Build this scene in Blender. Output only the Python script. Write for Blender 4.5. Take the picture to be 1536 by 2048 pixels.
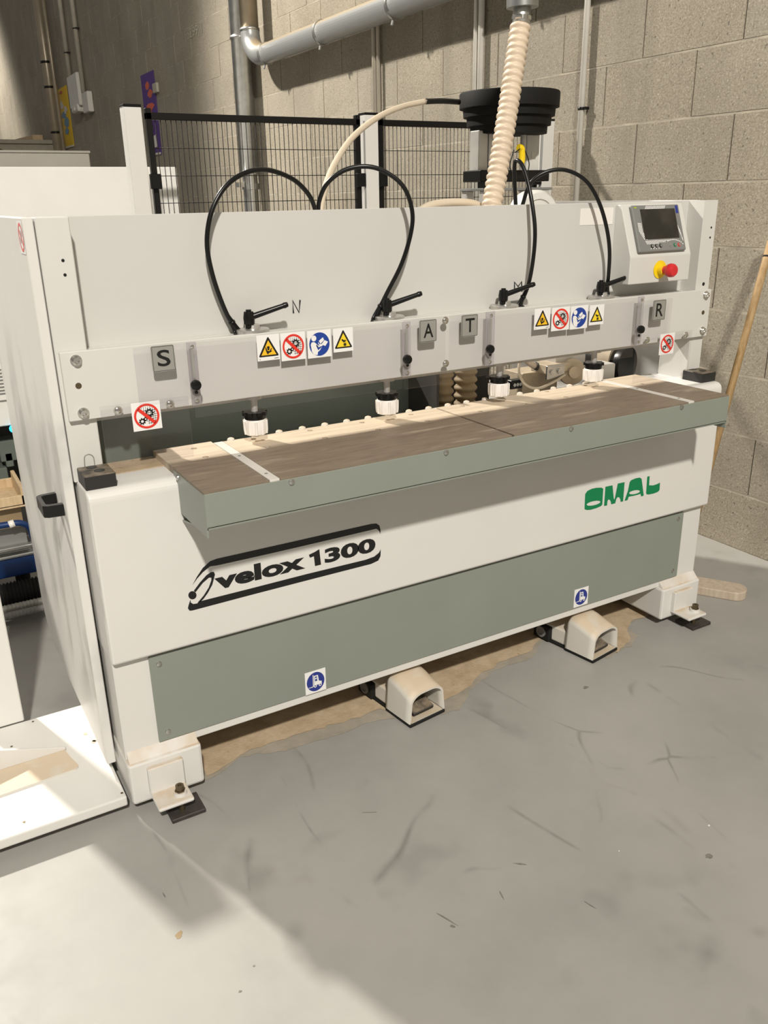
import bpy, bmesh, math, random
from mathutils import Vector, Matrix
from mathutils.geometry import tessellate_polygon

random.seed(7)
SC = bpy.context.scene
COL = SC.collection
for o in list(bpy.data.objects):
    bpy.data.objects.remove(o)

# ------------------------------------------------------------------ camera
FPX = 1688.512
CAM = Vector((-0.52836, -1.70104, 1.50305))
RX = Vector((0.863131, -0.504691, -0.017074))
UX = Vector((0.190496, 0.294103, 0.936598))
FX = Vector((0.467671, 0.811659, -0.349991))
cd = bpy.data.cameras.new('camera')
cam = bpy.data.objects.new('camera', cd)
COL.objects.link(cam)
cd.sensor_width = 36.0
cd.sensor_fit = 'AUTO'
cd.lens = 36.0 * FPX / 2048.0
cd.clip_start = 0.05
cd.clip_end = 200
cam.matrix_world = Matrix(((RX.x, UX.x, -FX.x, CAM.x), (RX.y, UX.y, -FX.y, CAM.y),
                           (RX.z, UX.z, -FX.z, CAM.z), (0, 0, 0, 1)))
SC.camera = cam

# ------------------------------------------------------------------ world and hall lamps
world = bpy.data.worlds.new('hall')
SC.world = world
world.use_nodes = True
bg = world.node_tree.nodes['Background']
bg.inputs[0].default_value = (1.0, 0.95, 0.87, 1)
bg.inputs[1].default_value = 0.19


def hall_lamp(name, loc, aim, power, size, color=(1.0, 0.945, 0.855)):
    l = bpy.data.lights.new(name, 'AREA')
    l.shape = 'DISK'
    l.size = size
    l.energy = power
    l.color = color
    o = bpy.data.objects.new(name, l)
    COL.objects.link(o)
    o.location = loc
    o.rotation_euler = (Vector(aim) - Vector(loc)).to_track_quat('-Z', 'Y').to_euler()
    return o


hall_lamp('hall_lamp_front', (-2.3, -7.3, 8.0), (0.9, 0.3, 0.6), 1230, 0.45)

def flood(name, loc, aim, power, angle, blend, radius, color=(1.0, 0.94, 0.84)):
    l = bpy.data.lights.new(name, 'SPOT')
    l.energy = power
    l.spot_size = math.radians(angle)
    l.spot_blend = blend
    l.shadow_soft_size = radius
    l.color = color
    o = bpy.data.objects.new(name, l)
    COL.objects.link(o)
    o.location = loc
    o.rotation_euler = (Vector(aim) - Vector(loc)).to_track_quat('-Z', 'Y').to_euler()
    return o


flood('hall_flood_rear', (-3.0, 9.0, 9.0), (0.5, 0.5, 0.5), 8600, 72, 0.45, 0.25)
flood('hall_flood_far', (0.0, 20.5, 7.0), (2.56, 19.6, 2.8), 2500, 56, 1.0, 0.5)

SC.view_settings.view_transform = 'Standard'
SC.view_settings.look = 'None'
SC.view_settings.exposure = 0.0
SC.view_settings.gamma = 1.0
SC.view_settings.use_curve_mapping = False


def up(u, v, ax, val):
    """point of the plane ax = val seen at photo position u, v"""
    d = RX * ((u - 768) / FPX) - UX * ((v - 1024) / FPX) + FX
    i = 'xyz'.index(ax)
    return CAM + d * ((val - CAM[i]) / d[i])


# ------------------------------------------------------------------ materials
M = {}


def newmat(name):
    m = bpy.data.materials.new(name)
    m.use_nodes = True
    nt = m.node_tree
    b = nt.nodes['Principled BSDF']
    M[name] = m
    return m, nt, b


def N(nt, t, **kw):
    n = nt.nodes.new(t)
    for k, v in kw.items():
        setattr(n, k, v)
    return n


def coords(nt, scale=(1, 1, 1), rot=(0, 0, 0)):
    tc = N(nt, 'ShaderNodeTexCoord')
    mp = N(nt, 'ShaderNodeMapping')
    mp.inputs['Scale'].default_value = scale
    mp.inputs['Rotation'].default_value = rot
    geo = N(nt, 'ShaderNodeNewGeometry')
    nt.links.new(geo.outputs['Position'], mp.inputs[0])
    return mp.outputs[0]


def noise(nt, vec, scale, detail=4, rough=0.55):
    n = N(nt, 'ShaderNodeTexNoise')
    n.inputs['Scale'].default_value = scale
    n.inputs['Detail'].default_value = detail
    n.inputs['Roughness'].default_value = rough
    nt.links.new(vec, n.inputs['Vector'])
    return n.outputs[0]


def ramp(nt, fac, stops):
    r = N(nt, 'ShaderNodeValToRGB')
    e = r.color_ramp.elements
    while len(e) < len(stops):
        e.new(0.5)
    for k, (p, c) in enumerate(stops):
        e[k].position = p
        e[k].color = (c, c, c, 1) if isinstance(c, (int, float)) else (*c, 1)
    nt.links.new(fac, r.inputs[0])
    return r.outputs[0]


def mix(nt, fac, a, b, mode='MIX'):
    m = N(nt, 'ShaderNodeMix', data_type='RGBA', blend_type=mode)
    for sock, val in ((m.inputs[0], fac), (m.inputs[6], a), (m.inputs[7], b)):
        if hasattr(val, 'links'):
            nt.links.new(val, sock)
        elif isinstance(val, (int, float)):
            sock.default_value = val
        else:
            sock.default_value = (*val, 1)
    return m.outputs[2]


def math_(nt, op, a, b=0.0, clamp=False):
    m = N(nt, 'ShaderNodeMath', operation=op, use_clamp=clamp)
    for i, v in enumerate((a, b)):
        if hasattr(v, 'links'):
            nt.links.new(v, m.inputs[i])
        else:
            m.inputs[i].default_value = v
    return m.outputs[0]


def bump(nt, b, h, strength, dist=0.002):
    n = N(nt, 'ShaderNodeBump')
    n.inputs['Strength'].default_value = strength
    n.inputs['Distance'].default_value = dist
    nt.links.new(h, n.inputs['Height'])
    nt.links.new(n.outputs[0], b.inputs['Normal'])


def simple(name, col, rough=0.5, metal=0.0, var=0.06, scale=6.0, spec=0.5, bmp=0.0, bscale=200):
    m, nt, b = newmat(name)
    v = coords(nt)
    n = noise(nt, v, scale)
    f = ramp(nt, n, [(0.3, 0.0), (0.7, 1.0)])
    c0 = tuple(max(0, c * (1 - var)) for c in col)
    c1 = tuple(min(1, c * (1 + var)) for c in col)
    nt.links.new(mix(nt, f, c0, c1), b.inputs['Base Color'])
    b.inputs['Roughness'].default_value = rough
    b.inputs['Metallic'].default_value = metal
    b.inputs['Specular IOR Level'].default_value = spec
    if bmp:
        bump(nt, b, noise(nt, v, bscale, 3), bmp, 0.001)
    return m


def dusty(name, col, dust=(0.52, 0.40, 0.27), rough=0.55, amount=0.8, lo=0.35, hi=0.6, dscale=9):
    """paint with sawdust settled on its level tops"""
    m, nt, b = newmat(name)
    v = coords(nt)
    geo = N(nt, 'ShaderNodeNewGeometry')
    sx = N(nt, 'ShaderNodeSeparateXYZ')
    nt.links.new(geo.outputs['True Normal'], sx.inputs[0])
    upm = ramp(nt, sx.outputs[2], [(0.45, 0.0), (0.8, 1.0)])
    n = ramp(nt, noise(nt, v, dscale, 5), [(lo, 0.0), (hi, 1.0)])
    f = math_(nt, 'MULTIPLY', math_(nt, 'MULTIPLY', upm, n), amount)
    nt.links.new(mix(nt, f, col, dust), b.inputs['Base Color'])
    b.inputs['Roughness'].default_value = rough
    return m


WHITE = (0.685, 0.67, 0.64)
simple('white_paint', WHITE, 0.42, var=0.02, scale=3, bmp=0.08, bscale=700)
simple('panel_grey', (0.575, 0.565, 0.54), 0.4, var=0.02, scale=3, bmp=0.06, bscale=700)
simple('light_grey', (0.63, 0.62, 0.585), 0.4, var=0.02, scale=3)
simple('green_grey', (0.24, 0.262, 0.228), 0.38, var=0.03, scale=4, bmp=0.06, bscale=500)
simple('inner_green', (0.12, 0.14, 0.12), 0.45, var=0.1, scale=5)
simple('black_plastic', (0.006, 0.006, 0.006), 0.3, var=0.2, spec=0.35)
simple('black_matte', (0.011, 0.0105, 0.01), 0.7, var=0.2, spec=0.3)
simple('enclosure_white', (0.80, 0.785, 0.75), 0.4, var=0.02)
simple('cabinet_grey', (0.29, 0.272, 0.24), 0.5, var=0.05)
simple('strip_white', (0.66, 0.63, 0.58), 0.4, var=0.06, scale=14)
simple('disc_steel', (0.50, 0.48, 0.45), 0.3, 0.6, 0.1, 30)
simple('shelf_grey', (0.36, 0.32, 0.25), 0.8, var=0.1)
simple('black_rubber', (0.035, 0.03, 0.026), 0.6, var=0.3, scale=40)
simple('dark_interior', (0.03, 0.028, 0.024), 0.8, var=0.3, scale=8)
simple('white_plastic', (0.83, 0.80, 0.76), 0.35, var=0.04, scale=30)
simple('chrome', (0.72, 0.70, 0.66), 0.22, 1.0, 0.05)
simple('zinc', (0.55, 0.55, 0.53), 0.35, 1.0, 0.12, 12)
simple('aluminium', (0.62, 0.60, 0.57), 0.4, 0.45, 0.06, 20)
simple('galvanised', (0.56, 0.57, 0.56), 0.32, 0.95, 0.12, 14)
simple('bronze', (0.16, 0.125, 0.075), 0.4, 0.8, 0.2, 40)
simple('brass_hose', (0.30, 0.22, 0.12), 0.6, 0.0, 0.15)
simple('beige_hose', (0.66, 0.54, 0.41), 0.45, var=0.06, scale=20)
simple('beige_tube', (0.63, 0.54, 0.42), 0.4, var=0.05)
simple('beige_part', (0.60, 0.50, 0.36), 0.6, var=0.15, scale=14)
simple('ink', (0.006, 0.006, 0.006), 0.45, var=0.0)
simple('print_white', (0.82, 0.81, 0.80), 0.4, var=0.0)
simple('print_red', (0.72, 0.035, 0.02), 0.4, var=0.0)
simple('print_blue', (0.012, 0.05, 0.30), 0.4, var=0.0)
simple('print_navy', (0.02, 0.035, 0.24), 0.4, var=0.0)
simple('print_yellow', (0.86, 0.50, 0.02), 0.4, var=0.0)
simple('print_lemon', (0.86, 0.63, 0.03), 0.4, var=0.0)
simple('print_green', (0.0, 0.205, 0.068), 0.4, var=0.0)
simple('label_grey', (0.33, 0.325, 0.30), 0.4, 0.2, 0.03)
simple('blank_label', (0.80, 0.765, 0.72), 0.5, var=0.0)
simple('stop_red', (0.62, 0.025, 0.03), 0.3, var=0.05)
simple('stop_yellow', (0.85, 0.60, 0.01), 0.35, var=0.02)
simple('bezel_grey', (0.20, 0.20, 0.19), 0.45, var=0.03)
simple('fence_black', (0.007, 0.0065, 0.006), 0.45, var=0.1, spec=0.25)
simple('bowl_black', (0.006, 0.0056, 0.0052), 0.7, var=0.25, scale=18, spec=0.25, bmp=0.1, bscale=300)
simple('stain_dark', (0.19, 0.18, 0.16), 0.7, var=0.2, scale=60)
simple('blue_paint', (0.007, 0.032, 0.125), 0.35, var=0.15)
simple('cyan_led', (0.02, 0.5, 0.9), 0.3, var=0.0)
simple('pvc_white', (0.66, 0.63, 0.57), 0.4, var=0.06)
simple('pvc_grey', (0.42, 0.38, 0.31), 0.5, var=0.1)
simple('brown_pipe', (0.30, 0.25, 0.18), 0.35, 0.3, 0.12)
simple('poster_yellow', (0.80, 0.52, 0.02), 0.6, var=0.06)
simple('poster_purple', (0.085, 0.03, 0.22), 0.6, var=0.1)
simple('poster_orange', (0.62, 0.12, 0.06), 0.6, var=0.2)
simple('poster_blue', (0.16, 0.30, 0.42), 0.6, var=0.2)
simple('poster_white', (0.7, 0.68, 0.63), 0.6, var=0.05)
simple('poster_green', (0.35, 0.45, 0.05), 0.6, var=0.1)
dusty('dusty_white', WHITE, amount=0.85)
dusty('dusty_grey', (0.55, 0.535, 0.49), dust=(0.55, 0.45, 0.32), amount=0.9, lo=0.28, hi=0.5)
dusty('dusty_hood', (0.66, 0.63, 0.57), dust=(0.60, 0.48, 0.34), amount=0.85, lo=0.25, hi=0.5)
dusty('dusty_black', (0.02, 0.019, 0.018), dust=(0.30, 0.24, 0.17), amount=0.75, lo=0.3, hi=0.6, dscale=30)
dusty('dusty_duct', (0.40, 0.41, 0.41), dust=(0.55, 0.41, 0.23), amount=0.75, lo=0.15, hi=0.4, rough=0.36)
M['dusty_duct'].node_tree.nodes['Principled BSDF'].inputs['Metallic'].default_value = 0.55

# emissive cyan indicator
m = M['cyan_led']
b_ = m.node_tree.nodes['Principled BSDF']
b_.inputs['Emission Color'].default_value = (0.05, 0.6, 1, 1)
b_.inputs['Emission Strength'].default_value = 1.5

# dark glossy screen
m, nt, b = newmat('screen_glass')
nt.links.new(mix(nt, ramp(nt, noise(nt, coords(nt), 14, 2), [(0.4, 0.0), (0.75, 1.0)]), (0.018, 0.017, 0.014), (0.04, 0.037, 0.03)), b.inputs['Base Color'])
b.inputs['Roughness'].default_value = 0.18

# acrylic
m, nt, b = newmat('acrylic')
tr = N(nt, 'ShaderNodeBsdfTransparent')
tr.inputs[0].default_value = (0.975, 0.972, 0.98, 1)
gl = N(nt, 'ShaderNodeBsdfGlossy')
gl.inputs['Roughness'].default_value = 0.06
lw = N(nt, 'ShaderNodeLayerWeight')
lw.inputs[0].default_value = 0.5
fc = math_(nt, 'ADD', math_(nt, 'MULTIPLY', math_(nt, 'POWER', lw.outputs['Facing'], 4.0), 0.4), 0.035)
mx = N(nt, 'ShaderNodeMixShader')
nt.links.new(fc, mx.inputs[0])
nt.links.new(tr.outputs[0], mx.inputs[1])
nt.links.new(gl.outputs[0], mx.inputs[2])
nt.links.new(mx.outputs[0], nt.nodes['Material Output'].inputs[0])
m, nt, b = newmat('acrylic_strip')
tr = N(nt, 'ShaderNodeBsdfTransparent')
tr.inputs[0].default_value = (0.84, 0.82, 0.84, 1)
mx = N(nt, 'ShaderNodeMixShader')
mx.inputs[0].default_value = 0.25
b.inputs['Base Color'].default_value = (0.6, 0.58, 0.58, 1)
b.inputs['Roughness'].default_value = 0.2
nt.links.new(tr.outputs[0], mx.inputs[1])
nt.links.new(b.outputs[0], mx.inputs[2])
nt.links.new(mx.outputs[0], nt.nodes['Material Output'].inputs[0])

# side panel: white paint with grey rub marks
m, nt, b = newmat('smudged_white')
v = coords(nt, (1, 1.7, 0.75))
s1 = ramp(nt, noise(nt, v, 3.6, 4, 0.55), [(0.50, 0.0), (0.64, 1.0)])
sx = N(nt, 'ShaderNodeSeparateXYZ')
geo = N(nt, 'ShaderNodeNewGeometry')
nt.links.new(geo.outputs['Position'], sx.inputs[0])
hmask = ramp(nt, math_(nt, 'MULTIPLY', sx.outputs[2], 0.7), [(0.1, 0.0), (0.22, 1.0), (0.7, 0.9), (0.85, 0.1)])
f = math_(nt, 'MULTIPLY', math_(nt, 'MULTIPLY', s1, hmask), 0.6)
nt.links.new(mix(nt, f, WHITE, (0.36, 0.36, 0.34)), b.inputs['Base Color'])
b.inputs['Roughness'].default_value = 0.42

# brown laminate table, sawdust streaks, and lamp light painted along the back
m, nt, b = newmat('table_laminate')
vx = coords(nt, (1.0, 7.0, 7.0))
grain = noise(nt, vx, 9, 6, 0.65)
fine = noise(nt, coords(nt, (3, 30, 30)), 12, 3)
base = mix(nt, ramp(nt, grain, [(0.35, 0.0), (0.7, 1.0)]), (0.15, 0.112, 0.08), (0.25, 0.195, 0.14))
base = mix(nt, math_(nt, 'MULTIPLY', fine, 0.3), base, (0.34, 0.28, 0.21))
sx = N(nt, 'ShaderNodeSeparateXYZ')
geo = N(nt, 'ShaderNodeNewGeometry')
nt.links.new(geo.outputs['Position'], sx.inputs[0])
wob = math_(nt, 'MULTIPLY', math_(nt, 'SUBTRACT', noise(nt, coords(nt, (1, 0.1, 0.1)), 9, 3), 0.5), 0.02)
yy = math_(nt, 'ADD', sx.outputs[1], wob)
d1 = ramp(nt, yy, [(0.245, 0.0), (0.275, 1.0)])  # pale back band: lamp light put into the colour
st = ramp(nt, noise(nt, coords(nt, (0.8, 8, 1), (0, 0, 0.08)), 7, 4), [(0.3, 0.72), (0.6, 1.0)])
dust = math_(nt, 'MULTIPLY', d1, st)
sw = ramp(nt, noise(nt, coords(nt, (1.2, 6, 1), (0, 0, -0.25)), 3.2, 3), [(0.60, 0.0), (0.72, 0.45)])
dust = math_(nt, 'MAXIMUM', dust, sw)  # painted light band joined with the sawdust streaks
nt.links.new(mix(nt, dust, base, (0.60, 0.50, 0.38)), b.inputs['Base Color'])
b.inputs['Roughness'].default_value = 0.5

# floor
m, nt, b = newmat('concrete_floor')
v = coords(nt)
n1 = ramp(nt, noise(nt, v, 1.3, 6, 0.6), [(0.3, 0.0), (0.7, 1.0)])
n2 = ramp(nt, noise(nt, v, 7, 6, 0.65), [(0.35, 0.0), (0.68, 1.0)])
c = mix(nt, n1, (0.275, 0.27, 0.256), (0.385, 0.372, 0.346))
c = mix(nt, math_(nt, 'MULTIPLY', n2, 0.35), c, (0.37, 0.36, 0.34))
blo = ramp(nt, noise(nt, coords(nt, (1, 1, 1), (0, 0, 0.6)), 3.1, 3), [(0.62, 0.0), (0.72, 0.35)])
c = mix(nt, blo, c, (0.20, 0.195, 0.185))
for rot, sc, th in ((0.5, 1.3, 0.010), (-0.7, 1.7, 0.008), (1.2, 0.9, 0.007), (2.3, 1.5, 0.007)):
    vo = N(nt, 'ShaderNodeTexVoronoi', feature='DISTANCE_TO_EDGE')
    vo.inputs['Scale'].default_value = sc
    wv = coords(nt, (1.0, 0.45, 1), (0, 0, rot))
    wn = N(nt, 'ShaderNodeTexNoise')
    wn.inputs['Scale'].default_value = 2.0
    nt.links.new(wv, wn.inputs['Vector'])
    ad = N(nt, 'ShaderNodeVectorMath', operation='ADD')
    sc2 = N(nt, 'ShaderNodeVectorMath', operation='SCALE')
    sc2.inputs['Scale'].default_value = 0.3
    nt.links.new(wn.outputs['Color'], sc2.inputs[0])
    nt.links.new(wv, ad.inputs[0])
    nt.links.new(sc2.outputs[0], ad.inputs[1])
    nt.links.new(ad.outputs[0], vo.inputs['Vector'])
    ln = ramp(nt, vo.outputs['Distance'], [(0.0, 1.0), (th, 0.0)])
    pm = ramp(nt, noise(nt, coords(nt, (1, 1, 1), (0, 0, rot)), 3.3, 3), [(0.55, 0.0), (0.68, 1.0)])
    c = mix(nt, math_(nt, 'MULTIPLY', math_(nt, 'MULTIPLY', ln, pm), 0.5), c, (0.11, 0.10, 0.09))
nt.links.new(c, b.inputs['Base Color'])
nt.links.new(ramp(nt, n2, [(0.0, 0.42), (1.0, 0.58)]), b.inputs['Roughness'])
bump(nt, b, noise(nt, v, 90, 4), 0.05, 0.001)

# block wall
for nm, c0, c1, c2 in (('block_concrete', (0.30, 0.262, 0.20), (0.41, 0.365, 0.285), (0.13, 0.108, 0.078)),):
    m, nt, b = newmat(nm)
    v = coords(nt)
    oi = N(nt, 'ShaderNodeObjectInfo')
    big = ramp(nt, noise(nt, v, 1.6, 5, 0.6), [(0.3, 0.0), (0.7, 1.0)])
    sp = ramp(nt, noise(nt, v, 130, 5, 0.75), [(0.36, 0.0), (0.57, 1.0)])
    c = mix(nt, big, c0, c1)
    c = mix(nt, math_(nt, 'MULTIPLY', math_(nt, 'SUBTRACT', 1.0, sp), 0.6), c, c2)
    pit = ramp(nt, noise(nt, v, 60, 2, 0.5), [(0.66, 0.0), (0.72, 0.75)])
    c = mix(nt, pit, c, (0.08, 0.07, 0.055))
    gl_ = ramp(nt, noise(nt, v, 130, 2), [(0.64, 0.0), (0.74, 0.5)])
    c = mix(nt, gl_, c, (0.58, 0.54, 0.46))
    c = mix(nt, math_(nt, 'MULTIPLY', oi.outputs['Random'], 0.22), c, (0.30, 0.285, 0.25))
    dr = ramp(nt, noise(nt, coords(nt, (1, 2.4, 0.16)), 1.6, 4), [(0.55, 0.0), (0.72, 0.4)])
    c = mix(nt, dr, c, (0.19, 0.165, 0.125))
    nt.links.new(c, b.inputs['Base Color'])
    b.inputs['Roughness'].default_value = 0.92
    bump(nt, b, noise(nt, v, 110, 5, 0.75), 0.8, 0.004)
simple('mortar', (0.335, 0.30, 0.238), 0.95, var=0.28, scale=9, bmp=0.6, bscale=90)
simple('joint_dark', (0.16, 0.14, 0.11), 0.95, var=0.2, scale=20)

# wood
for nm, c0, c1 in (('broom_wood', (0.34, 0.21, 0.09), (0.46, 0.31, 0.15)), ('pale_wood', (0.50, 0.36, 0.20), (0.62, 0.47, 0.29)), ('dusty_wood', (0.46, 0.37, 0.28), (0.56, 0.47, 0.37))):
    m, nt, b = newmat(nm)
    n = noise(nt, coords(nt, (8, 8, 1.2)), 9, 5)
    nt.links.new(mix(nt, ramp(nt, n, [(0.35, 0.0), (0.65, 1.0)]), c0, c1), b.inputs['Base Color'])
    b.inputs['Roughness'].default_value = 0.6

# sawdust
m, nt, b = newmat('sawdust')
v = coords(nt)
n = ramp(nt, noise(nt, v, 14, 6, 0.65), [(0.35, 0.0), (0.65, 1.0)])
c = mix(nt, n, (0.40, 0.30, 0.19), (0.52, 0.41, 0.28))
c = mix(nt, ramp(nt, noise(nt, v, 60, 3), [(0.66, 0.0), (0.76, 0.6)]), c, (0.2, 0.13, 0.07))
nt.links.new(c, b.inputs['Base Color'])
b.inputs['Roughness'].default_value = 0.95
bump(nt, b, noise(nt, v, 120, 4), 0.5, 0.003)
simple('thin_dust', (0.335, 0.30, 0.245), 0.9, var=0.15, scale=16)


# ------------------------------------------------------------------ mesh helpers
class B:
    """collects shapes in one bmesh; done() links them as one mesh object"""

    def __init__(self):
        self.bm = bmesh.new()

    def add(self, t, mi=0):
        for f in t.faces:
            f.material_index = mi
        me = bpy.data.meshes.new('tmp')
        t.to_mesh(me)
        t.free()
        self.bm.from_mesh(me)
        bpy.data.meshes.remove(me)
        return self

    def box(self, x0, x1, y0, y1, z0, z1, bev=0.0, mi=0, seg=1, rot=None):
        t = bmesh.new()
        v = [t.verts.new(p) for p in ((x0, y0, z0), (x1, y0, z0), (x1, y1, z0), (x0, y1, z0),
                                      (x0, y0, z1), (x1, y0, z1), (x1, y1, z1), (x0, y1, z1))]
        for f in ((3, 2, 1, 0), (4, 5, 6, 7), (0, 1, 5, 4), (1, 2, 6, 5), (2, 3, 7, 6), (3, 0, 4, 7)):
            t.faces.new([v[i] for i in f])
        if bev:
            bmesh.ops.bevel(t, geom=t.edges[:], offset=bev, segments=seg, affect='EDGES', profile=0.5)
        if rot:
            bmesh.ops.transform(t, matrix=rot, verts=t.verts)
        return self.add(t, mi)

    def prism(self, pts, plane, d0, d1, bev=0.0, mi=0, seg=1):
        """polygon pts in plane 'xz','yz','xy' pushed from d0 to d1 along the third axis"""
        def P(a, b_, d):
            return {'xz': (a, d, b_), 'yz': (d, a, b_), 'xy': (a, b_, d)}[plane]
        t = bmesh.new()
        n = len(pts)
        lo = [t.verts.new(P(a, b_, d0)) for a, b_ in pts]
        hi = [t.verts.new(P(a, b_, d1)) for a, b_ in pts]
        t.faces.new(lo[::-1])
        t.faces.new(hi)
        for i in range(n):
            t.faces.new((lo[i], lo[(i + 1) % n], hi[(i + 1) % n], hi[i]))
        bmesh.ops.recalc_face_normals(t, faces=t.faces)
        if bev:
            bmesh.ops.bevel(t, geom=t.edges[:], offset=bev, segments=seg, affect='EDGES', profile=0.5)
        return self.add(t, mi)

    def lathe(self, prof, base, axis=(0, 0, 1), n=24, mi=0, smooth=True):
        ax = Vector(axis).normalized()
        q = Vector((0, 0, 1)).rotation_difference(ax).to_matrix()
        base = Vector(base)
        t = bmesh.new()
        rings = []
        for r, h in prof:
            if r < 1e-6:
                rings.append([t.verts.new(base + q @ Vector((0, 0, h)))])
            else:
                rings.append([t.verts.new(base + q @ Vector((r * math.cos(2 * math.pi * k / n), r * math.sin(2 * math.pi * k / n), h))) for k in range(n)])
        for a, b_ in zip(rings, rings[1:]):
            for k in range(n):
                k2 = (k + 1) % n
                if len(a) == 1 and len(b_) == 1:
                    continue
                if len(a) == 1:
                    t.faces.new((a[0], b_[k2], b_[k]))
                elif len(b_) == 1:
                    t.faces.new((a[k], a[k2], b_[0]))
                else:
                    t.faces.new((a[k], a[k2], b_[k2], b_[k]))
        for rg, rev in ((rings[0], True), (rings[-1], False)):
            if len(rg) > 1:
                t.faces.new(rg[::-1] if rev else rg)
        bmesh.ops.recalc_face_normals(t, faces=t.faces)
        if smooth:
            for f in t.faces:
                f.smooth = True
            for e in t.edges:
                if len(e.link_faces) == 2 and e.calc_face_angle(0) > 0.6:
                    e.smooth = False
        return self.add(t, mi)

    def cyl(self, p0, p1, r, r1=None, n=16, mi=0):
        p0, p1 = Vector(p0), Vector(p1)
        return self.lathe([(r, 0), (r if r1 is None else r1, (p1 - p0).length)], p0, p1 - p0, n, mi)

    def tube(self, pts, r, n=10, mi=0, sub=8, rfun=None, caps=True):
        P = [Vector(p) for p in pts]
        if sub > 1 and len(P) > 2:
            Q = []
            E_ = [P[0] * 2 - P[1]] + P + [P[-1] * 2 - P[-2]]
            for i in range(1, len(E_) - 2):
                a, b_, c_, d_ = E_[i - 1:i + 3]
                for k in range(sub):
                    s = k / sub
                    Q.append(0.5 * ((2 * b_) + (c_ - a) * s + (2 * a - 5 * b_ + 4 * c_ - d_) * s * s + (3 * b_ - a - 3 * c_ + d_) * s ** 3))
            Q.append(P[-1])
            P = Q
        t = bmesh.new()
        rings = []
        nrm = None
        L = 0
        for i, p in enumerate(P):
            tg = (P[min(i + 1, len(P) - 1)] - P[max(i - 1, 0)]).normalized()
            if nrm is None:
                nrm = tg.orthogonal().normalized()
            else:
                nrm = (nrm - tg * nrm.dot(tg)).normalized()
                L += (p - P[i - 1]).length
            bn = tg.cross(nrm)
            rr = rfun(L, i) if rfun else r
            rings.append([t.verts.new(p + (nrm * math.cos(2 * math.pi * k / n) + bn * math.sin(2 * math.pi * k / n)) * rr) for k in range(n)])
        for a, b_ in zip(rings, rings[1:]):
            for k in range(n):
                f = t.faces.new((a[k], a[(k + 1) % n], b_[(k + 1) % n], b_[k]))
                f.smooth = True
        if caps:
            t.faces.new(rings[0][::-1])
            t.faces.new(rings[-1])
        bmesh.ops.recalc_face_normals(t, faces=t.faces)
        return self.add(t, mi)

    def flat(self, loops, y, mi=0):
        """filled outline (first loop, then holes) in the plane y facing the room"""
        vs = [[Vector((a, b_, 0)) for a, b_ in lp] for lp in loops]
        tris = tessellate_polygon(vs)
        fl = [p for lp in loops for p in lp]
        t = bmesh.new()
        v = [t.verts.new((a, y, b_)) for a, b_ in fl]
        for tri in tris:
            try:
                t.faces.new([v[i] for i in tri])
            except ValueError:
                pass
        for f in t.faces:
            f.normal_update()
            if f.normal.y > 0:
                f.normal_flip()
        return self.add(t, mi)

    def done(self, name, mats, parent=None, loc=None, label=None, mtx=None):
        me = bpy.data.meshes.new(name)
        if mtx is not None:
            bmesh.ops.transform(self.bm, matrix=mtx, verts=self.bm.verts)
        self.bm.to_mesh(me)
        self.bm.free()
        for k in (mats if isinstance(mats, (list, tuple)) else [mats]):
            me.materials.append(M[k])
        return put(name, me, parent, loc, label)


def put(name, me, parent=None, loc=None, label=None):
    o = bpy.data.objects.new(name, me)
    COL.objects.link(o)
    if loc is not None:
        o.location = loc
    if parent is not None:
        o.parent = parent
    if label:
        o['label'] = label
    return o


def tag(o, label, cat, group=None, kind=None):
    if label:
        o['label'] = label
    if cat:
        o['category'] = cat
    if group:
        o['group'] = group
    if kind:
        o['kind'] = kind
    return o


def thing(name, label, cat, loc=(0, 0, 0), group=None):
    o = bpy.data.objects.new(name, None)
    COL.objects.link(o)
    o.location = loc
    o.empty_display_size = 0.1
    return tag(o, label, cat, group)


def circ(cx, cy, r, n=28, ry=None, rot=0.0, a0=0.0, a1=2 * math.pi):
    ry = r if ry is None else ry
    out = []
    for k in range(n):
        a = a0 + (a1 - a0) * k / (n if abs(a1 - a0 - 2 * math.pi) < 1e-6 else n - 1)
        x, y = r * math.cos(a), ry * math.sin(a)
        out.append((cx + x * math.cos(rot) - y * math.sin(rot), cy + x * math.sin(rot) + y * math.cos(rot)))
    return out


def text_mesh(body, bold=0.0):
    cu = bpy.data.curves.new('txt', 'FONT')
    cu.body = body
    cu.size = 1.0
    cu.offset = bold
    cu.resolution_u = 4
    o = bpy.data.objects.new('txt', cu)
    COL.objects.link(o)
    dg = bpy.context.evaluated_depsgraph_get()
    me = bpy.data.meshes.new_from_object(o.evaluated_get(dg))
    bpy.data.objects.remove(o)
    bpy.data.curves.remove(cu)
    return me


def text_into(bmb, body, x0, x1, z0, z1, y, mi, bold=0.0, shear=0.0):
    """lettering fitted into the rectangle x0..x1, z0..z1 of the plane y"""
    me = text_mesh(body, bold)
    xs = [v.co.x for v in me.vertices]
    ys = [v.co.y for v in me.vertices]
    ax, bx_, ay, by = min(xs), max(xs), min(ys), max(ys)
    for v in me.vertices:
        s, t_ = (v.co.x - ax) / (bx_ - ax), (v.co.y - ay) / (by - ay)
        v.co = (x0 + (x1 - x0) * s + shear * t_, y, z0 + (z1 - z0) * t_)
    t = bmesh.new()
    t.from_mesh(me)
    bpy.data.meshes.remove(me)
    for f in t.faces:
        f.normal_update()
        if f.normal.y > 0:
            f.normal_flip()
    bmb.add(t, mi)


# ------------------------------------------------------------------ the setting
WX = 2.564
b = B()
b.box(-14, WX + 0.3, -8, 30, -0.2, 0.0)
floor = b.done('floor', 'concrete_floor')
tag(floor, 'grey polished concrete floor with scuffs and scratches', None, kind='structure')

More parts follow.
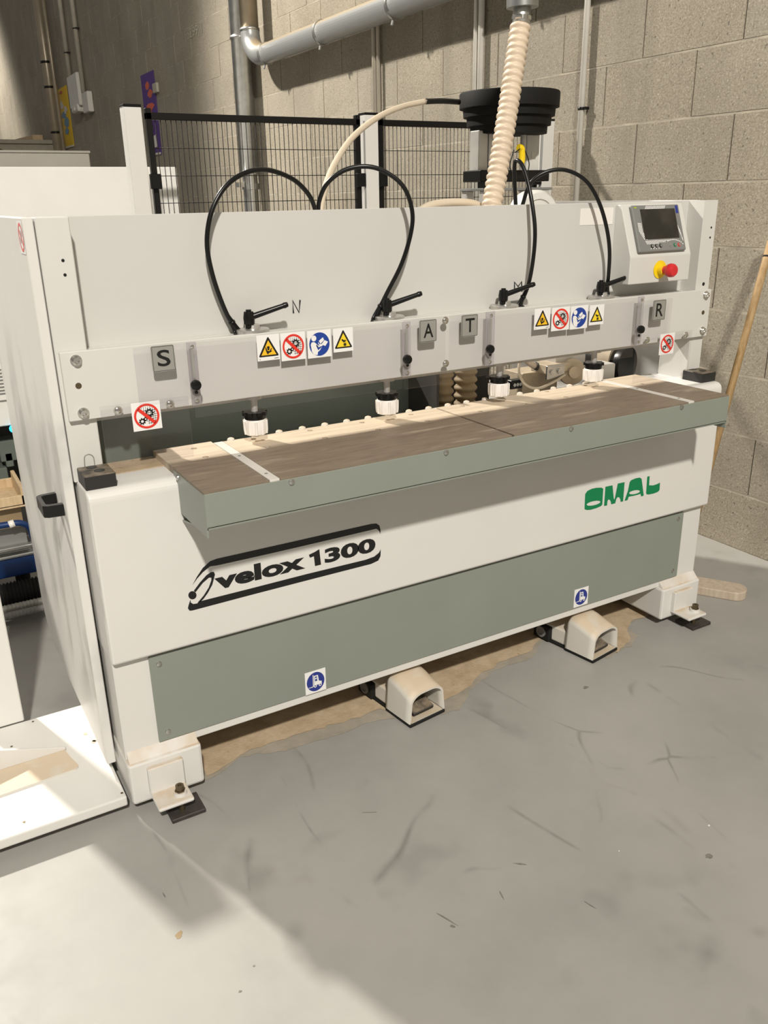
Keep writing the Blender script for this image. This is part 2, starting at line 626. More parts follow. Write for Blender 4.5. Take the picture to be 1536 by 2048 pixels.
rf = random.Random(11)
for u, v, rx_, ry_, an, mm in ((358, 1870, 0.013, 0.008, 0.6, 'brass_hose'), (1172, 1375, 0.012, 0.008, 0.2, 'stain_dark'), (893, 1838, 0.030, 0.0025, -1.2, 'stain_dark'), (906, 1853, 0.008, 0.004, -1.0, 'stain_dark'),
                               (1418, 1712, 0.012, 0.008, 0.0, 'stain_dark'), (1003, 1790, 0.018, 0.0022, 1.3, 'stain_dark'), (1040, 1728, 0.018, 0.0025, -0.7, 'stain_dark'), (328, 1790, 0.010, 0.0016, -1.5, 'stain_dark'),
                               (1180, 1810, 0.02, 0.0018, -1.3, 'stain_dark'), (740, 1625, 0.022, 0.0018, -0.5, 'stain_dark'), (480, 1983, 0.004, 0.003, 0, 'stain_dark'), (508, 1932, 0.003, 0.0025, 0, 'stain_dark'),
                               (1418, 1651, 0.0035, 0.0025, 0, 'print_white'), (1238, 1702, 0.002, 0.002, 0, 'print_white')):
    p = up(u, v, 'z', 0.0)
    b = B()
    ch_ = []
    for q in range(12):
        a = q * math.pi / 6
        x_, y_ = rx_ * math.cos(a) * rf.uniform(0.6, 1.1), ry_ * math.sin(a) * rf.uniform(0.6, 1.1)
        ch_.append((p.x + x_ * math.cos(an) - y_ * math.sin(an), p.y + x_ * math.sin(an) + y_ * math.cos(an)))
    b.prism(ch_, 'xy', -0.001, 0.0006)
    b.done('floor_stain', mm, floor)

BH, BL = 0.256, 0.52
b = B()
b.box(WX + 0.012, WX + 0.30, -8, 30, -0.2, 7.0, mi=1)
for k in range(0, 27):
    z = BH * k
    b.box(WX + 0.0006, WX + 0.05, -8, 30, z - 0.0045, z + 0.0045)
wall = b.done('wall_right', ['mortar', 'joint_dark'])
tag(wall, 'rough grey concrete block wall of the workshop', None, kind='structure')


def block_mesh(name, y0, y1):
    t = bmesh.new()
    g, z0, z1 = 0.004, 0.0035, BH - 0.0035
    e = 0.0015
    back = [(0.03, y0, z0), (0.03, y1, z0), (0.03, y1, z1), (0.03, y0, z1)]
    mid = [(e, y0, z0), (e, y1, z0), (e, y1, z1), (e, y0, z1)]
    fr_ = [(0, y0 + e, z0 + e), (0, y1 - e, z0 + e), (0, y1 - e, z1 - e), (0, y0 + e, z1 - e)]
    rg = [[t.verts.new(p) for p in r] for r in (back, mid, fr_)]
    for a, c_ in zip(rg, rg[1:]):
        for k in range(4):
            t.faces.new((a[k], a[(k + 1) % 4], c_[(k + 1) % 4], c_[k]))
    t.faces.new(rg[2])
    bmesh.ops.recalc_face_normals(t, faces=t.faces)
    me = bpy.data.meshes.new(name)
    t.to_mesh(me)
    t.free()
    me.materials.append(M['block_concrete'])
    return me


bme = block_mesh('block', 0.0025, BL - 0.0025)
spots = []
for k in range(0, 22):
    ph = 0.50 if k % 2 else 0.28
    for j in range(-4, 52):
        y = ph + BL * j - 2 * BL
        c_ = Vector((WX, y + BL / 2, BH * (k + 0.5)))
        d = c_ - CAM
        dep = d.dot(FX)
        u = 768 + FPX * d.dot(RX) / max(dep, 0.1)
        vv = 1024 - FPX * d.dot(UX) / max(dep, 0.1)
        hidden = vv > 440 and u < 1395
        inview = dep > 0.3 and -60 < u < 1640 and -80 < vv < 1250 and not hidden
        spots.append(((0 if inview else 100) + d.length, y, BH * k))
spots.sort()
for q, y, z in spots[:300]:
    put('block', bme, wall, (WX + random.uniform(-0.0012, 0.0012), y, z))
rest = B()
for q, y, z in spots[300:]:
    t = bmesh.new()
    t.from_mesh(bme)
    bmesh.ops.translate(t, verts=t.verts, vec=(WX + random.uniform(-0.001, 0.001), y, z))
    rest.add(t)
o = rest.done('block_courses', 'block_concrete', wall)
o['kind'] = 'stuff'
# faint stamp on the wall
b = B()
p0, p1 = up(372, 92, 'x', WX), up(405, 72, 'x', WX)
text_into(b, '(o299))', 0, 1, 0, 1, 0, 0, 0.0)
mt = Matrix(((0, 1, 0, WX - 0.003), (p1.y - p0.y, 0, 0, p0.y), (0, 0, 0.11, p0.z + 0.02), (0, 0, 0, 1)))
b.done('stamp', 'pvc_grey', wall, label='faint stamped mark on the blocks', mtx=mt)

# ------------------------------------------------------------------ the boring machine
X0, X1 = -0.209, 1.909
mach = thing('boring_machine', 'long off-white woodworking boring machine with green lower panel and worktable', 'machine', (0.85, 0.55, 0))
MLOC = Vector((0.85, 0.55, 0))


def mp(bb, name, mats, parent=None, label=None):
    """link a machine part modelled in world coordinates"""
    if parent is None:
        return bb.done(name, mats, mach, label=label, mtx=Matrix.Translation(-MLOC))
    return bb.done(name, mats, parent, label=label, mtx=Matrix.Translation(-MLOC))


# body
b = B()
b.prism([(0.188, 0.443), (0.188, 0.866), (0.192, 0.878), (0.202, 0.886), (0.215, 0.888), (0.44, 0.888), (0.44, 0.443)], 'yz', X0, X1, bev=0.006, seg=2)
apron = mp(b, 'apron', 'white_paint', label='off-white front apron with lettering')
b = B()
b.box(-0.206, 1.906, 0.212, 0.62, 0.15, 0.46, bev=0.004)
mp(b, 'lower_frame', 'white_paint')
b = B()
b.box(-0.206, 1.906, 0.62, 1.02, 0.15, 0.80, bev=0.004)
mp(b, 'rear_housing', 'white_paint')
b = B()
b.box(-0.118, 1.807, 0.2055, 0.213, 0.179, 0.43, bev=0.001)
gp = mp(b, 'lower_panel', 'green_grey', label='grey-green lower cover panel')
for u, v in ((318, 1328), (336, 1463), (1356, 1037), (1345, 1141)):
    p = up(u, v, 'y', 0.2055)
    b = B()
    b.lathe([(0.0075, 0), (0.0068, 0.003), (0.003, 0.0045), (0.0, 0.0045)], p, (0, -1, 0), 14)
    mp(b, 'screw', 'zinc', gp)

# feet, brackets and levelling bolts
for sgn, xa, xb in ((-1, -0.209, -0.016), (1, 1.716, 1.909)):
    b = B()
    b.box(xa, xb, 0.182, 0.62, 0.03, 0.153, bev=0.008, seg=2)
    b.prism([(0.182, 0.145), (0.212, 0.175), (0.4, 0.175), (0.4, 0.145)], 'yz', xa + 0.006, xb - 0.006)
    ft = mp(b, 'foot', 'dusty_white')
    bx0 = -0.165 if sgn < 0 else 1.765
    bx1 = bx0 + 0.093
    b = B()
    b.box(bx0, bx1, 0.166, 0.184, 0.058, 0.135, bev=0.003)
    b.box(bx0, bx1, 0.095, 0.184, 0.050, 0.062, bev=0.005, seg=2)
    br = mp(b, 'foot_bracket', 'dusty_white', ft)
    hx = bx1 - 0.027
    b = B()
    b.lathe([(0.014, 0.0), (0.014, 0.014)], (hx, 0.128, 0.062), n=6, smooth=False)
    b.lathe([(0.018, 0.0), (0.017, 0.012)], (hx, 0.128, 0.060), n=20, mi=1)
    b.lathe([(0.011, 0.0), (0.011, 0.012), (0.005, 0.012), (0.005, 0.008), (0, 0.008)], (hx, 0.128, 0.076), n=16)
    b.cyl((hx, 0.128, 0.012), (hx, 0.128, 0.05), 0.008)
    mp(b, 'levelling_bolt', ['bronze', 'dusty_white'], ft)

# table
ZT = 0.906
GAPX = 0.85
tparts = [(0.0, 0.154, 0.391), (0.181, GAPX - 0.004, 0.372), (GAPX + 0.004, 1.519, 0.372), (1.546, 1.70, 0.391)]
HR = 0.008


def plate_with_holes(b, x0, x1, y0, y1, z0, z1, holes):
    lp = [[(x0, y0), (x1, y0), (x1, y1), (x0, y1)]] + [circ(hx, hy, HR, 14)[::-1] for hx, hy in holes]
    vs = [[Vector((p[0], p[1], 0)) for p in l] for l in lp]
    tr_ = tessellate_polygon(vs)
    fl = [p for l in lp for p in l]
    t = bmesh.new()
    top = [t.verts.new((p[0], p[1], z1)) for p in fl]
    bot = [t.verts.new((p[0], p[1], z0)) for p in fl]
    for tri in tr_:
        t.faces.new([top[i] for i in tri])
        t.faces.new([bot[i] for i in tri][::-1])
    k = 0
    for l in lp:
        n = len(l)
        for i in range(n):
            t.faces.new((top[k + i], top[k + (i + 1) % n], bot[k + (i + 1) % n], bot[k + i]))
        k += n
    bmesh.ops.recalc_face_normals(t, faces=t.faces)
    b.add(t)


holepx = [(388, 897), (411, 914), (507, 878), (535, 894), (620, 861), (650, 876), (724, 845), (756, 859), (822, 829), (855, 842),
          (925, 812), (961, 823), (1049, 808), (1094, 783), (1132, 794), (1171, 771), (1211, 780), (1285, 768)]
hw = []
for u, v in holepx:
    p = up(u, v, 'z', ZT)
    hw.append((p.x, min(max(p.y, 0.02), 0.355)))
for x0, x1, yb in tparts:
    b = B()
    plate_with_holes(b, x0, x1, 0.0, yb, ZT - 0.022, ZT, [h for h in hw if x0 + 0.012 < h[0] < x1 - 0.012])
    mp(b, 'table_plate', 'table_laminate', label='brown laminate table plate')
for x0, x1 in ((0.1555, 0.1795), (1.5205, 1.5445)):
    b = B()
    b.box(x0, x1, 0.0, 0.372, ZT - 0.02, ZT + 0.0008, bev=0.0004)
    st_ = mp(b, 'table_strip', 'strip_white', label='pale metal strip let into the table')
    for yy_ in (0.05, 0.22):
        b = B()
        b.lathe([(0.004, 0), (0.004, 0.0012), (0, 0.0012)], ((x0 + x1) / 2, yy_, ZT + 0.0003), n=10)
        mp(b, 'screw', 'bezel_grey', st_)
b = B()
b.box(-0.001, 1.701, -0.004, 0.0005, 0.824, ZT - 0.004, bev=0.001)
b.box(-0.002, 0.002, -0.002, 0.215, 0.80, ZT - 0.006)
b.box(1.698, 1.702, -0.002, 0.215, 0.80, ZT - 0.006)
b.prism([(-0.002, 0.822), (0.2, 0.78), (0.2, 0.775), (-0.002, 0.818)], 'yz', 0.0, 1.70)
b.box(0.0, 1.70, 0.004, 0.37, 0.835, 0.848)
skirt = mp(b, 'table_skirt', 'green_grey', label='grey-green sheet metal skirt under the table')
for u, v in ((583, 964), (892, 905), (1142, 857), (1363, 814)):
    p = up(u, v, 'y', -0.004)
    b = B()
    b.lathe([(0.0075, 0), (0.0068, 0.003), (0.003, 0.0045), (0.0, 0.0045)], p, (0, -1, 0), 14)
    mp(b, 'screw', 'zinc', skirt)
b = B()
p = up(356, 955, 'x', -0.002)
b.lathe([(0.0075, 0), (0.0068, 0.003), (0.003, 0.0045), (0.0, 0.0045)], p, (-1, 0, 0), 14)
mp(b, 'screw', 'zinc', skirt)
# white pegs along the rear edge of the table
for k in range(19):
    x = 0.205 + k * 0.0695
    b = B()
    b.lathe([(0.010, -0.02), (0.010, 0.004), (0.0085, 0.0075), (0.004, 0.0095), (0, 0.010)], (x, 0.378, ZT - 0.004), n=14)
    mp(b, 'stop_peg', 'dusty_hood')

# uprights and the slotted black blocks beside the table
b = B()
b.box(-0.215, -0.145, 0.295, 0.37, 0.885, 1.474, bev=0.002)
ul = mp(b, 'upright', 'light_grey')
b = B()
b.box(1.845, 1.909, 0.295, 0.31, 0.885, 1.474)
b.box(1.845, 1.853, 0.31, 0.42, 0.885, 1.474)
ur = mp(b, 'upright', 'light_grey')
for pts, par, yv in (([(125.8, 520.9), (130, 549.8)], ul, 0.295), ([(1422.5, 455), (1420, 475)], ur, 0.295)):
    for u, v in pts:
        p = up(u, v, 'y', yv)
        b = B()
        b.lathe([(0.0035, 0), (0.0035, 0.0008), (0, 0.0008)], p, (0, -1, 0), 10)
        mp(b, 'screw_hole', 'ink', par)
b = B()
p = up(1406.8, 568, 'y', 0.295)
b.lathe([(0.006, 0), (0.006, 0.0008), (0, 0.0008)], p, (0, -1, 0), 12)
mp(b, 'screw_hole', 'ink', ur)
# arched slot pressed in the left upright
pts = []
for u, v in ((170.5, 942), (168.6, 918), (171, 911), (177, 908.5), (184, 911), (188, 918), (190, 940)):
    pts.append(up(u, v, 'y', 0.2945))
b = B()
b.tube(pts, 0.0012, n=6, sub=4)
mp(b, 'slot_outline', 'label_grey', ul)
for xs in (-1, 1):
    if xs < 0:
        A_ = [up(151, 945, 'z', 0.921), up(209, 939, 'z', 0.921), up(227, 961, 'z', 0.921), up(170, 970, 'z', 0.921)]
    else:
        A_ = [up(1378, 748, 'z', 0.921), up(1408, 741, 'z', 0.921), up(1437, 748, 'z', 0.921), up(1411, 755, 'z', 0.921)]
    cx = sum(p.x for p in A_) / 4
    cy = sum(p.y for p in A_) / 4
    hx_, hy_ = 0.035, 0.042
    if xs > 0:
        cx = 1.872
        cy = 0.262
    else:
        cx, cy = -0.171, 0.253
    b = B()
    lp = [(cx - hx_, cy - hy_), (cx + hx_, cy - hy_), (cx + hx_, cy + hy_), (cx - hx_, cy + hy_)]
    b.prism(lp, 'xy', 0.886, 0.921, bev=0.002)
    bl = mp(b, 'stop_block', 'dusty_black', label='black steel block with slotted holes')
    for dx, dy in ((0.006, -0.008), (-0.004, 0.026)):
        b = B()
        b.lathe([(0.0125, 0), (0.0125, 0.0008), (0, 0.0008)], (cx + dx, cy + dy, 0.9208), n=18)
        mp(b, 'bore', 'ink', bl)

# back panel, beam and ledge
b = B()
b.box(-0.145, 1.846, 0.36, 0.368, 1.165, 1.474, bev=0.001)
bp = mp(b, 'back_panel', 'panel_grey', label='grey upright back panel above the beam')
b = B()
b.box(X0 + 0.001, X1, 0.28, 0.295, 1.034, 1.191, bev=0.0015)
beam = mp(b, 'beam', 'light_grey', label='long light grey crossbeam above the table')
b = B()
b.box(-0.144, 1.844, 0.296, 0.36, 1.155, 1.186, bev=0.001)
b.box(-0.144, 1.844, 0.348, 0.36, 1.012, 1.156)  # added blocker behind the beam, sets the light edge on the table
mp(b, 'ledge_and_light_stop', 'light_grey')
for u, v in ((151.8, 721), (166.8, 826), (1411, 590), (1404, 661)):
    p = up(u, v, 'y', 0.28)
    b = B()
    b.lathe([(0.013, 0), (0.013, 0.002), (0.0095, 0.002), (0.0095, 0.010), (0.008, 0.0115), (0.005, 0.0115), (0.005, 0.006), (0, 0.006)], p, (0, -1, 0), 18)
    mp(b, 'bolt', 'chrome', beam)
for u, v in ((157, 771.6), (1406, 625)):
    p = up(u, v, 'y', 0.28)
    b = B()
    b.lathe([(0.007, 0), (0.007, 0.0008), (0, 0.0008)], p, (0, -1, 0), 14)
    mp(b, 'screw_hole', 'bronze', beam)

# interior behind the table
b = B()
b.box(-0.145, 0.0, 0.398, 0.404, 0.86, 1.16)
b.box(0.0, 0.006, 0.398, 0.61, 0.86, 1.006)
b.box(0.0, 0.90, 0.605, 0.612, 0.80, 1.006)
b.box(0.0, 0.90, 0.44, 0.605, 0.84, 0.845)
mp(b, 'inner_plate', 'inner_green', label='dark green inner plate behind the table')
b = B()
b.box(0.90, 1.845, 0.44, 0.71, 0.80, 0.81)
b.box(0.90, 0.91, 0.44, 0.70, 0.81, 1.0)
b.box(0.90, 1.30, 0.70, 0.71, 0.80, 1.02)  # dark rear wall added to limit the light inside
mp(b, 'inner_cavity', 'dark_interior')
# sawdust on the deck left of the table
b = B()
b.box(-0.142, 0.155, 0.30, 0.397, 0.8882, 0.8905)
o = mp(b, 'deck_dust', 'sawdust')
o['kind'] = 'stuff'
for u in (884, 931):
    p = up(u, 775, 'y', 0.50)
    b = B()
    b.tube([(p.x, 0.50, 0.81), (p.x, 0.50, 1.15)], 0.03, n=18, sub=1)
    b.bm.clear()
    pts = [(p.x, 0.50, 0.81 + 0.0045 * k) for k in range(76)]
    b.tube(pts, 0.03, n=16, sub=1, rfun=lambda L, i: 0.034 + 0.0045 * math.sin(L * 2 * math.pi / 0.026))
    mp(b, 'inner_hose', 'brass_hose', label='brown corrugated hose inside')
# boring unit
YU = 0.52
p = up(1120, 735, 'y', YU)
b = B()
a0, a1 = up(1100, 735, 'y', YU), up(1143, 705, 'y', YU)
b.box(a0.x, a1.x, YU - 0.03, YU + 0.06, a0.z, a1.z, bev=0.003)
a0, a1 = up(1140, 725, 'y', YU + 0.02), up(1165, 695, 'y', YU + 0.02)
b.box(a0.x, a1.x, YU, YU + 0.08, a0.z - 0.02, a1.z + 0.02, bev=0.003)
unit = mp(b, 'boring_unit', 'aluminium', label='grey metal boring unit in the machine')
a0 = up(1092, 752, 'y', YU - 0.05)
b = B()
b.box(a0.x, a0.x + 0.11, YU - 0.05, YU + 0.03, a0.z + 0.005, a0.z + 0.035, bev=0.002)
pl_ = mp(b, 'unit_plate', 'beige_part', unit)
b = B()
b.box(a0.x - 0.002, a0.x + 0.075, YU - 0.058, YU - 0.05, a0.z - 0.012, a0.z + 0.034, bev=0.001)
for dx in (0.018, 0.05):
    b.lathe([(0.009, 0), (0.009, 0.006), (0.004, 0.006), (0, 0.004)], (a0.x + dx, YU - 0.058, a0.z + 0.012), (0, -1, 0), 14)
mp(b, 'unit_bracket', 'zinc', unit)
p = up(1152, 748, 'y', YU - 0.06)
b = B()
b.lathe([(0.045, 0), (0.045, 0.02), (0.02, 0.024), (0.02, 0.04), (0, 0.04)], (p.x, YU - 0.03, p.z + 0.004), (-0.35, -1, 0.1), 28)
mp(b, 'gear_disc', 'beige_part', unit)
p = up(1243, 733, 'y', YU)
b = B()
b.lathe([(0.066, 0), (0.066, 0.02), (0.062, 0.03), (0.062, 0.15)], (p.x + 0.02, YU - 0.01, p.z + 0.005), (-0.25, 1, 0), 32)
mp(b, 'motor', 'black_plastic', label='black round motor end')
b = B()
b.lathe([(0.071, 0.0), (0.071, 0.06)], (p.x + 0.012, YU + 0.03, p.z + 0.012), (-0.25, 1, 0), 32)
mp(b, 'motor_cowl', 'beige_part')
a0, a1 = up(1198, 756, 'y', YU - 0.06), up(1232, 726, 'y', YU - 0.06)
b = B()
b.box(a0.x, a1.x, YU - 0.06, YU + 0.02, a0.z - 0.02, a1.z, bev=0.006, seg=2)
mp(b, 'unit_housing', 'light_grey')
b = B()
b.tube([up(1040, 715, 'y', 0.48), up(1038, 745, 'y', 0.46), up(1050, 768, 'y', 0.45), up(1075, 777, 'y', 0.45), up(1105, 765, 'y', 0.45), up(1130, 750, 'y', 0.46)], 0.0045, n=8)
mp(b, 'inner_cable', 'beige_tube')
b = B()
b.tube([up(1048, 715, 'y', 0.52), up(1062, 728, 'y', 0.52), up(1078, 735, 'y', 0.52), up(1105, 740, 'y', 0.5)], 0.011, n=10)
b.tube([up(1070, 731, 'y', 0.52), up(1075, 734, 'y', 0.52)], 0.0135, n=10, sub=1, mi=1)
mp(b, 'inner_tube', ['beige_tube', 'black_plastic'])
a0 = up(1023, 762, 'y', 0.55)
b = B()
b.box(a0.x, a0.x + 0.05, 0.55, 0.58, a0.z - 0.03, a0.z, bev=0.002)
for k in range(3):
    b.lathe([(0.006, 0), (0.006, 0.004), (0, 0.004)], (a0.x + 0.012 + 0.013 * k, 0.55, a0.z - 0.015), (0, -1, 0), 10, mi=1)
mp(b, 'connector_block', ['black_plastic', 'zinc'])
a0 = up(1045, 765, 'y', 0.58)
b = B()
b.box(a0.x, a0.x + 0.16, 0.58, 0.68, 0.82, a0.z + 0.03, bev=0.002)
mp(b, 'unit_support', 'beige_part')

# side panels
b = B()
b.prism([(0.302, 0.095), (1.05, 0.095), (1.17, 0.15), (1.20, 0.22), (1.20, 1.474), (0.302, 1.474)], 'yz', -0.240, -0.217, bev=0.002)
sp_ = mp(b, 'side_panel', 'smudged_white', label='tall side panel with grey rub marks')
b = B()
b.prism([(0.302, 0.16), (1.20, 0.16), (1.20, 1.474), (0.38, 1.474), (0.38, 0.9), (0.302, 0.9)], 'yz', 1.911, 1.925, bev=0.002)  # unseen right panel, added to keep light out of the machine
mp(b, 'side_panel', 'white_paint')
b = B()
# bridge handle
b.prism([(-0.2395, 0.345), (-0.277, 0.349), (-0.287, 0.357), (-0.287, 0.445), (-0.277, 0.453), (-0.2395, 0.457), (-0.2395, 0.440), (-0.270, 0.438), (-0.276, 0.433), (-0.276, 0.369), (-0.270, 0.364), (-0.2395, 0.362)], 'xy', 0.792, 0.822, bev=0.0015)
hd = mp(b, 'handle', 'black_plastic', sp_, label='black bridge handle')
# faded round sticker on the side panel
b = B()
q0, q1 = up(45, 449, 'x', -0.2405), up(46, 501, 'x', -0.2405)
cz, cy_ = (q0.z + q1.z) / 2, (q0.y + q1.y) / 2 + 0.02
mtx_side = Matrix(((0, 1, 0, -0.2408), (-1, 0, 0, cy_), (0, 0, 1, cz), (0, 0, 0, 1)))
b.flat([[(-0.034, -0.034), (0.034, -0.034), (0.034, 0.034), (-0.034, 0.034)]], 0.0, 0)
b.flat([circ(0, 0, 0.03), circ(0, 0, 0.024)[::-1]], -0.0004, 1)
b.flat([[(-0.02, 0.014), (-0.015, 0.019), (0.02, -0.014), (0.015, -0.019)]], -0.0004, 1)
b.flat([circ(-0.008, -0.006, 0.007, 12)], -0.0003, 2)
b.flat([circ(0.008, 0.008, 0.007, 12)], -0.0003, 2)
b.done('prohibition_sticker', ['print_white', 'print_red', 'label_grey'], sp_, label='small round red and white prohibition sticker', mtx=Matrix.Translation(-MLOC) @ mtx_side)


# ------------------------------------------------------------------ safety signs (flat print)
def gear(cx, cy, r, n=9, depth=0.25, a=0.0):
    out = []
    for k in range(n):
        for da, rr in ((-0.3, 1 - depth), (-0.2, 1), (0.2, 1), (0.3, 1 - depth)):
            an = a + (k + da) * 2 * math.pi / n
            out.append((cx + r * rr * math.cos(an), cy + r * rr * math.sin(an)))
    return out


def sign(kind, x0, x1, z0, z1, y, parent, label):
    """sign plate with flat print; unit square mapped to x0..x1, z0..z1"""
    b = B()
    W, H = x1 - x0, z1 - z0

    def T(lp):
        return [(x0 + W * a, z0 + H * c_) for a, c_ in lp]

    def F(lv, mi, *loops):
        b.flat([T(l) for l in loops], y - 0.0003 * lv, mi)
    b.box(x0, x1, y, y + 0.0015, z0, z1)
    if kind == 'gear':
        for k in range(7):                                   # wire mesh
            s = 0.34 + 0.075 * k
            for x, z, dx, dz in ((s, 0.20, 0.0, 0.62), (0.30, s - 0.1, 0.56, 0.0)):
                n_ = 12
                for i in range(n_):
                    xa, za = x + dx * i / n_, z + dz * i / n_
                    xb, zb = x + dx * (i + 1) / n_, z + dz * (i + 1) / n_
                    mx_, mz_ = (xa + xb) / 2 - 0.5, (za + zb) / 2 - 0.5
                    if mx_ * mx_ + mz_ * mz_ < 0.126 and (mx_ + mz_ * 0.35 > -0.06):
                        w = 0.007
                        F(1, 2, [(xa - w, za - w), (xb + w, zb - w) if dx else (xa + w, za - w), (xb + w, zb + w), (xa - w, za + w) if dx else (xb - w, zb + w)])
        F(2, 2, gear(0.60, 0.60, 0.17, 10), circ(0.60, 0.60, 0.075, 16)[::-1])
        F(2, 2, gear(0.33, 0.33, 0.125, 8, a=0.2), circ(0.33, 0.33, 0.05, 16)[::-1])
        F(2, 2, gear(0.45, 0.40, 0.08, 7, a=0.1), circ(0.45, 0.40, 0.03, 12)[::-1])
        F(3, 1, circ(0.5, 0.5, 0.44, 40), circ(0.5, 0.5, 0.365, 40)[::-1])
        d_ = 0.04
        F(3, 1, [(0.5 - 0.27 - d_, 0.5 + 0.27 - d_), (0.5 + 0.27 - d_, 0.5 - 0.27 - d_), (0.5 + 0.27 + d_, 0.5 - 0.27 + d_), (0.5 - 0.27 + d_, 0.5 + 0.27 + d_)])
    elif kind == 'book':
        F(1, 3, circ(0.5, 0.49, 0.43, 40))
        F(2, 0, circ(0.27, 0.72, 0.105, 24))
        F(2, 0, [(0.13, 0.50), (0.17, 0.58), (0.27, 0.59), (0.34, 0.54), (0.46, 0.38), (0.62, 0.42), (0.72, 0.52), (0.69, 0.56), (0.60, 0.50), (0.49, 0.49), (0.46, 0.56),
                (0.44, 0.54), (0.45, 0.46), (0.42, 0.46), (0.37, 0.52), (0.36, 0.44), (0.43, 0.27), (0.60, 0.38), (0.50, 0.26), (0.42, 0.21), (0.38, 0.08), (0.30, 0.09), (0.19, 0.18), (0.18, 0.30)][:20] + [(0.40, 0.10), (0.26, 0.12), (0.17, 0.24)])
        F(3, 0, [(0.47, 0.61), (0.65, 0.73), (0.70, 0.62), (0.54, 0.50)])
        F(3, 0, [(0.715, 0.62), (0.86, 0.55), (0.74, 0.40), (0.58, 0.48)])
        F(4, 3, [(0.695, 0.63), (0.71, 0.625), (0.56, 0.485), (0.55, 0.495)])
        F(4, 3, [(0.40, 0.52), (0.47, 0.43), (0.49, 0.44), (0.43, 0.54)])
    elif kind in ('crush', 'cut'):
        F(1, 2, [(0.09, 0.15), (0.91, 0.15), (0.935, 0.19), (0.53, 0.89), (0.5, 0.91), (0.47, 0.89), (0.065, 0.19)])
        F(2, 4 if kind == 'crush' else 5, [(0.165, 0.21), (0.835, 0.21), (0.5, 0.785)])
        if kind == 'crush':
            F(3, 2, [(0.43, 0.55), (0.55, 0.55), (0.53, 0.40), (0.45, 0.40)])
            F(3, 2, [(0.36, 0.54), (0.39, 0.52), (0.44, 0.38), (0.54, 0.36), (0.60, 0.46), (0.66, 0.47), (0.60, 0.38), (0.66, 0.37), (0.58, 0.31), (0.50, 0.29), (0.46, 0.23), (0.41, 0.29), (0.36, 0.44)])
            F(1, 2, circ(0.1, 0.06, 0.018, 8))
            F(1, 2, [(0.74, 0.05), (0.93, 0.06), (0.93, 0.08), (0.74, 0.07)])
        else:
            F(3, 2, [(0.40, 0.53), (0.46, 0.54), (0.50, 0.49), (0.60, 0.49), (0.66, 0.45), (0.58, 0.44), (0.62, 0.40), (0.55, 0.41), (0.50, 0.38), (0.48, 0.43), (0.43, 0.45)])
            F(3, 2, gear(0.57, 0.30, 0.09, 8, 0.4))
    elif kind == 'forklift':
        F(1, 6, circ(0.5, 0.5, 0.43, 40))
        F(2, 0, [(0.42, 0.36), (0.42, 0.78), (0.62, 0.78), (0.66, 0.50), (0.79, 0.46), (0.79, 0.34), (0.42, 0.34)],
          [(0.47, 0.73), (0.47, 0.52), (0.58, 0.52), (0.57, 0.73)])
        F(2, 0, [(0.36, 0.30), (0.40, 0.30), (0.40, 0.84), (0.37, 0.84)])
        F(2, 0, [(0.14, 0.28), (0.37, 0.28), (0.37, 0.32), (0.14, 0.30)])
        F(3, 0, circ(0.47, 0.31, 0.07, 18), circ(0.47, 0.31, 0.035, 12)[::-1])
        F(3, 0, circ(0.71, 0.31, 0.07, 18), circ(0.71, 0.31, 0.035, 12)[::-1])
        F(2, 0, circ(0.52, 0.64, 0.035, 12))
    return mp(b, {'gear': 'prohibition_sign', 'book': 'instruction_sign', 'crush': 'warning_sign', 'cut': 'warning_sign', 'forklift': 'forklift_sign'}[kind],
              ['print_white', 'print_red', 'ink', 'print_blue', 'print_yellow', 'print_lemon', 'print_navy'], parent, label)


# ------------------------------------------------------------------ acrylic guards on the beam
def pane(x0, x1, z0, z1, y=0.256):
    b = B()
    b.box(x0, x1, y, y + 0.004, z0, z1, bev=0.0006)
    return mp(b, 'guard_pane', 'acrylic', label='clear acrylic guard pane')


pll = pane(-0.141, 0.067, 0.912, 1.063, 0.264)
pS = pane(-0.052, 0.084, 1.055, 1.189, 0.257)
pCL = pane(0.080, 0.670, 1.007, 1.187, 0.262)
pA = pane(0.672, 0.812, 1.005, 1.191, 0.256)
pT = pane(0.820, 0.950, 1.012, 1.191, 0.256)
pCR = pane(0.955, 1.545, 1.003, 1.189, 0.262)
pR = pane(1.545, 1.698, 1.066, 1.178, 0.256)
prl = pane(1.556, 1.818, 0.912, 1.064, 0.264)
for px_, pz, par in ((236, 821, pll), (340, 808, pll), (1294, 680, prl), (1371, 670, prl), (890, 641, pA), (891, 727, pA)):
    p = up(px_, pz, 'y', par.data.vertices[0].co.y + MLOC.y)
    b = B()
    b.lathe([(0.0105, 0), (0.0105, 0.0012), (0.0075, 0.0012), (0.0068, 0.005), (0.003, 0.0065), (0, 0.0065)], (p.x, p.y - 0.001, p.z), (0, -1, 0), 16)
    mp(b, 'screw', 'chrome', par)
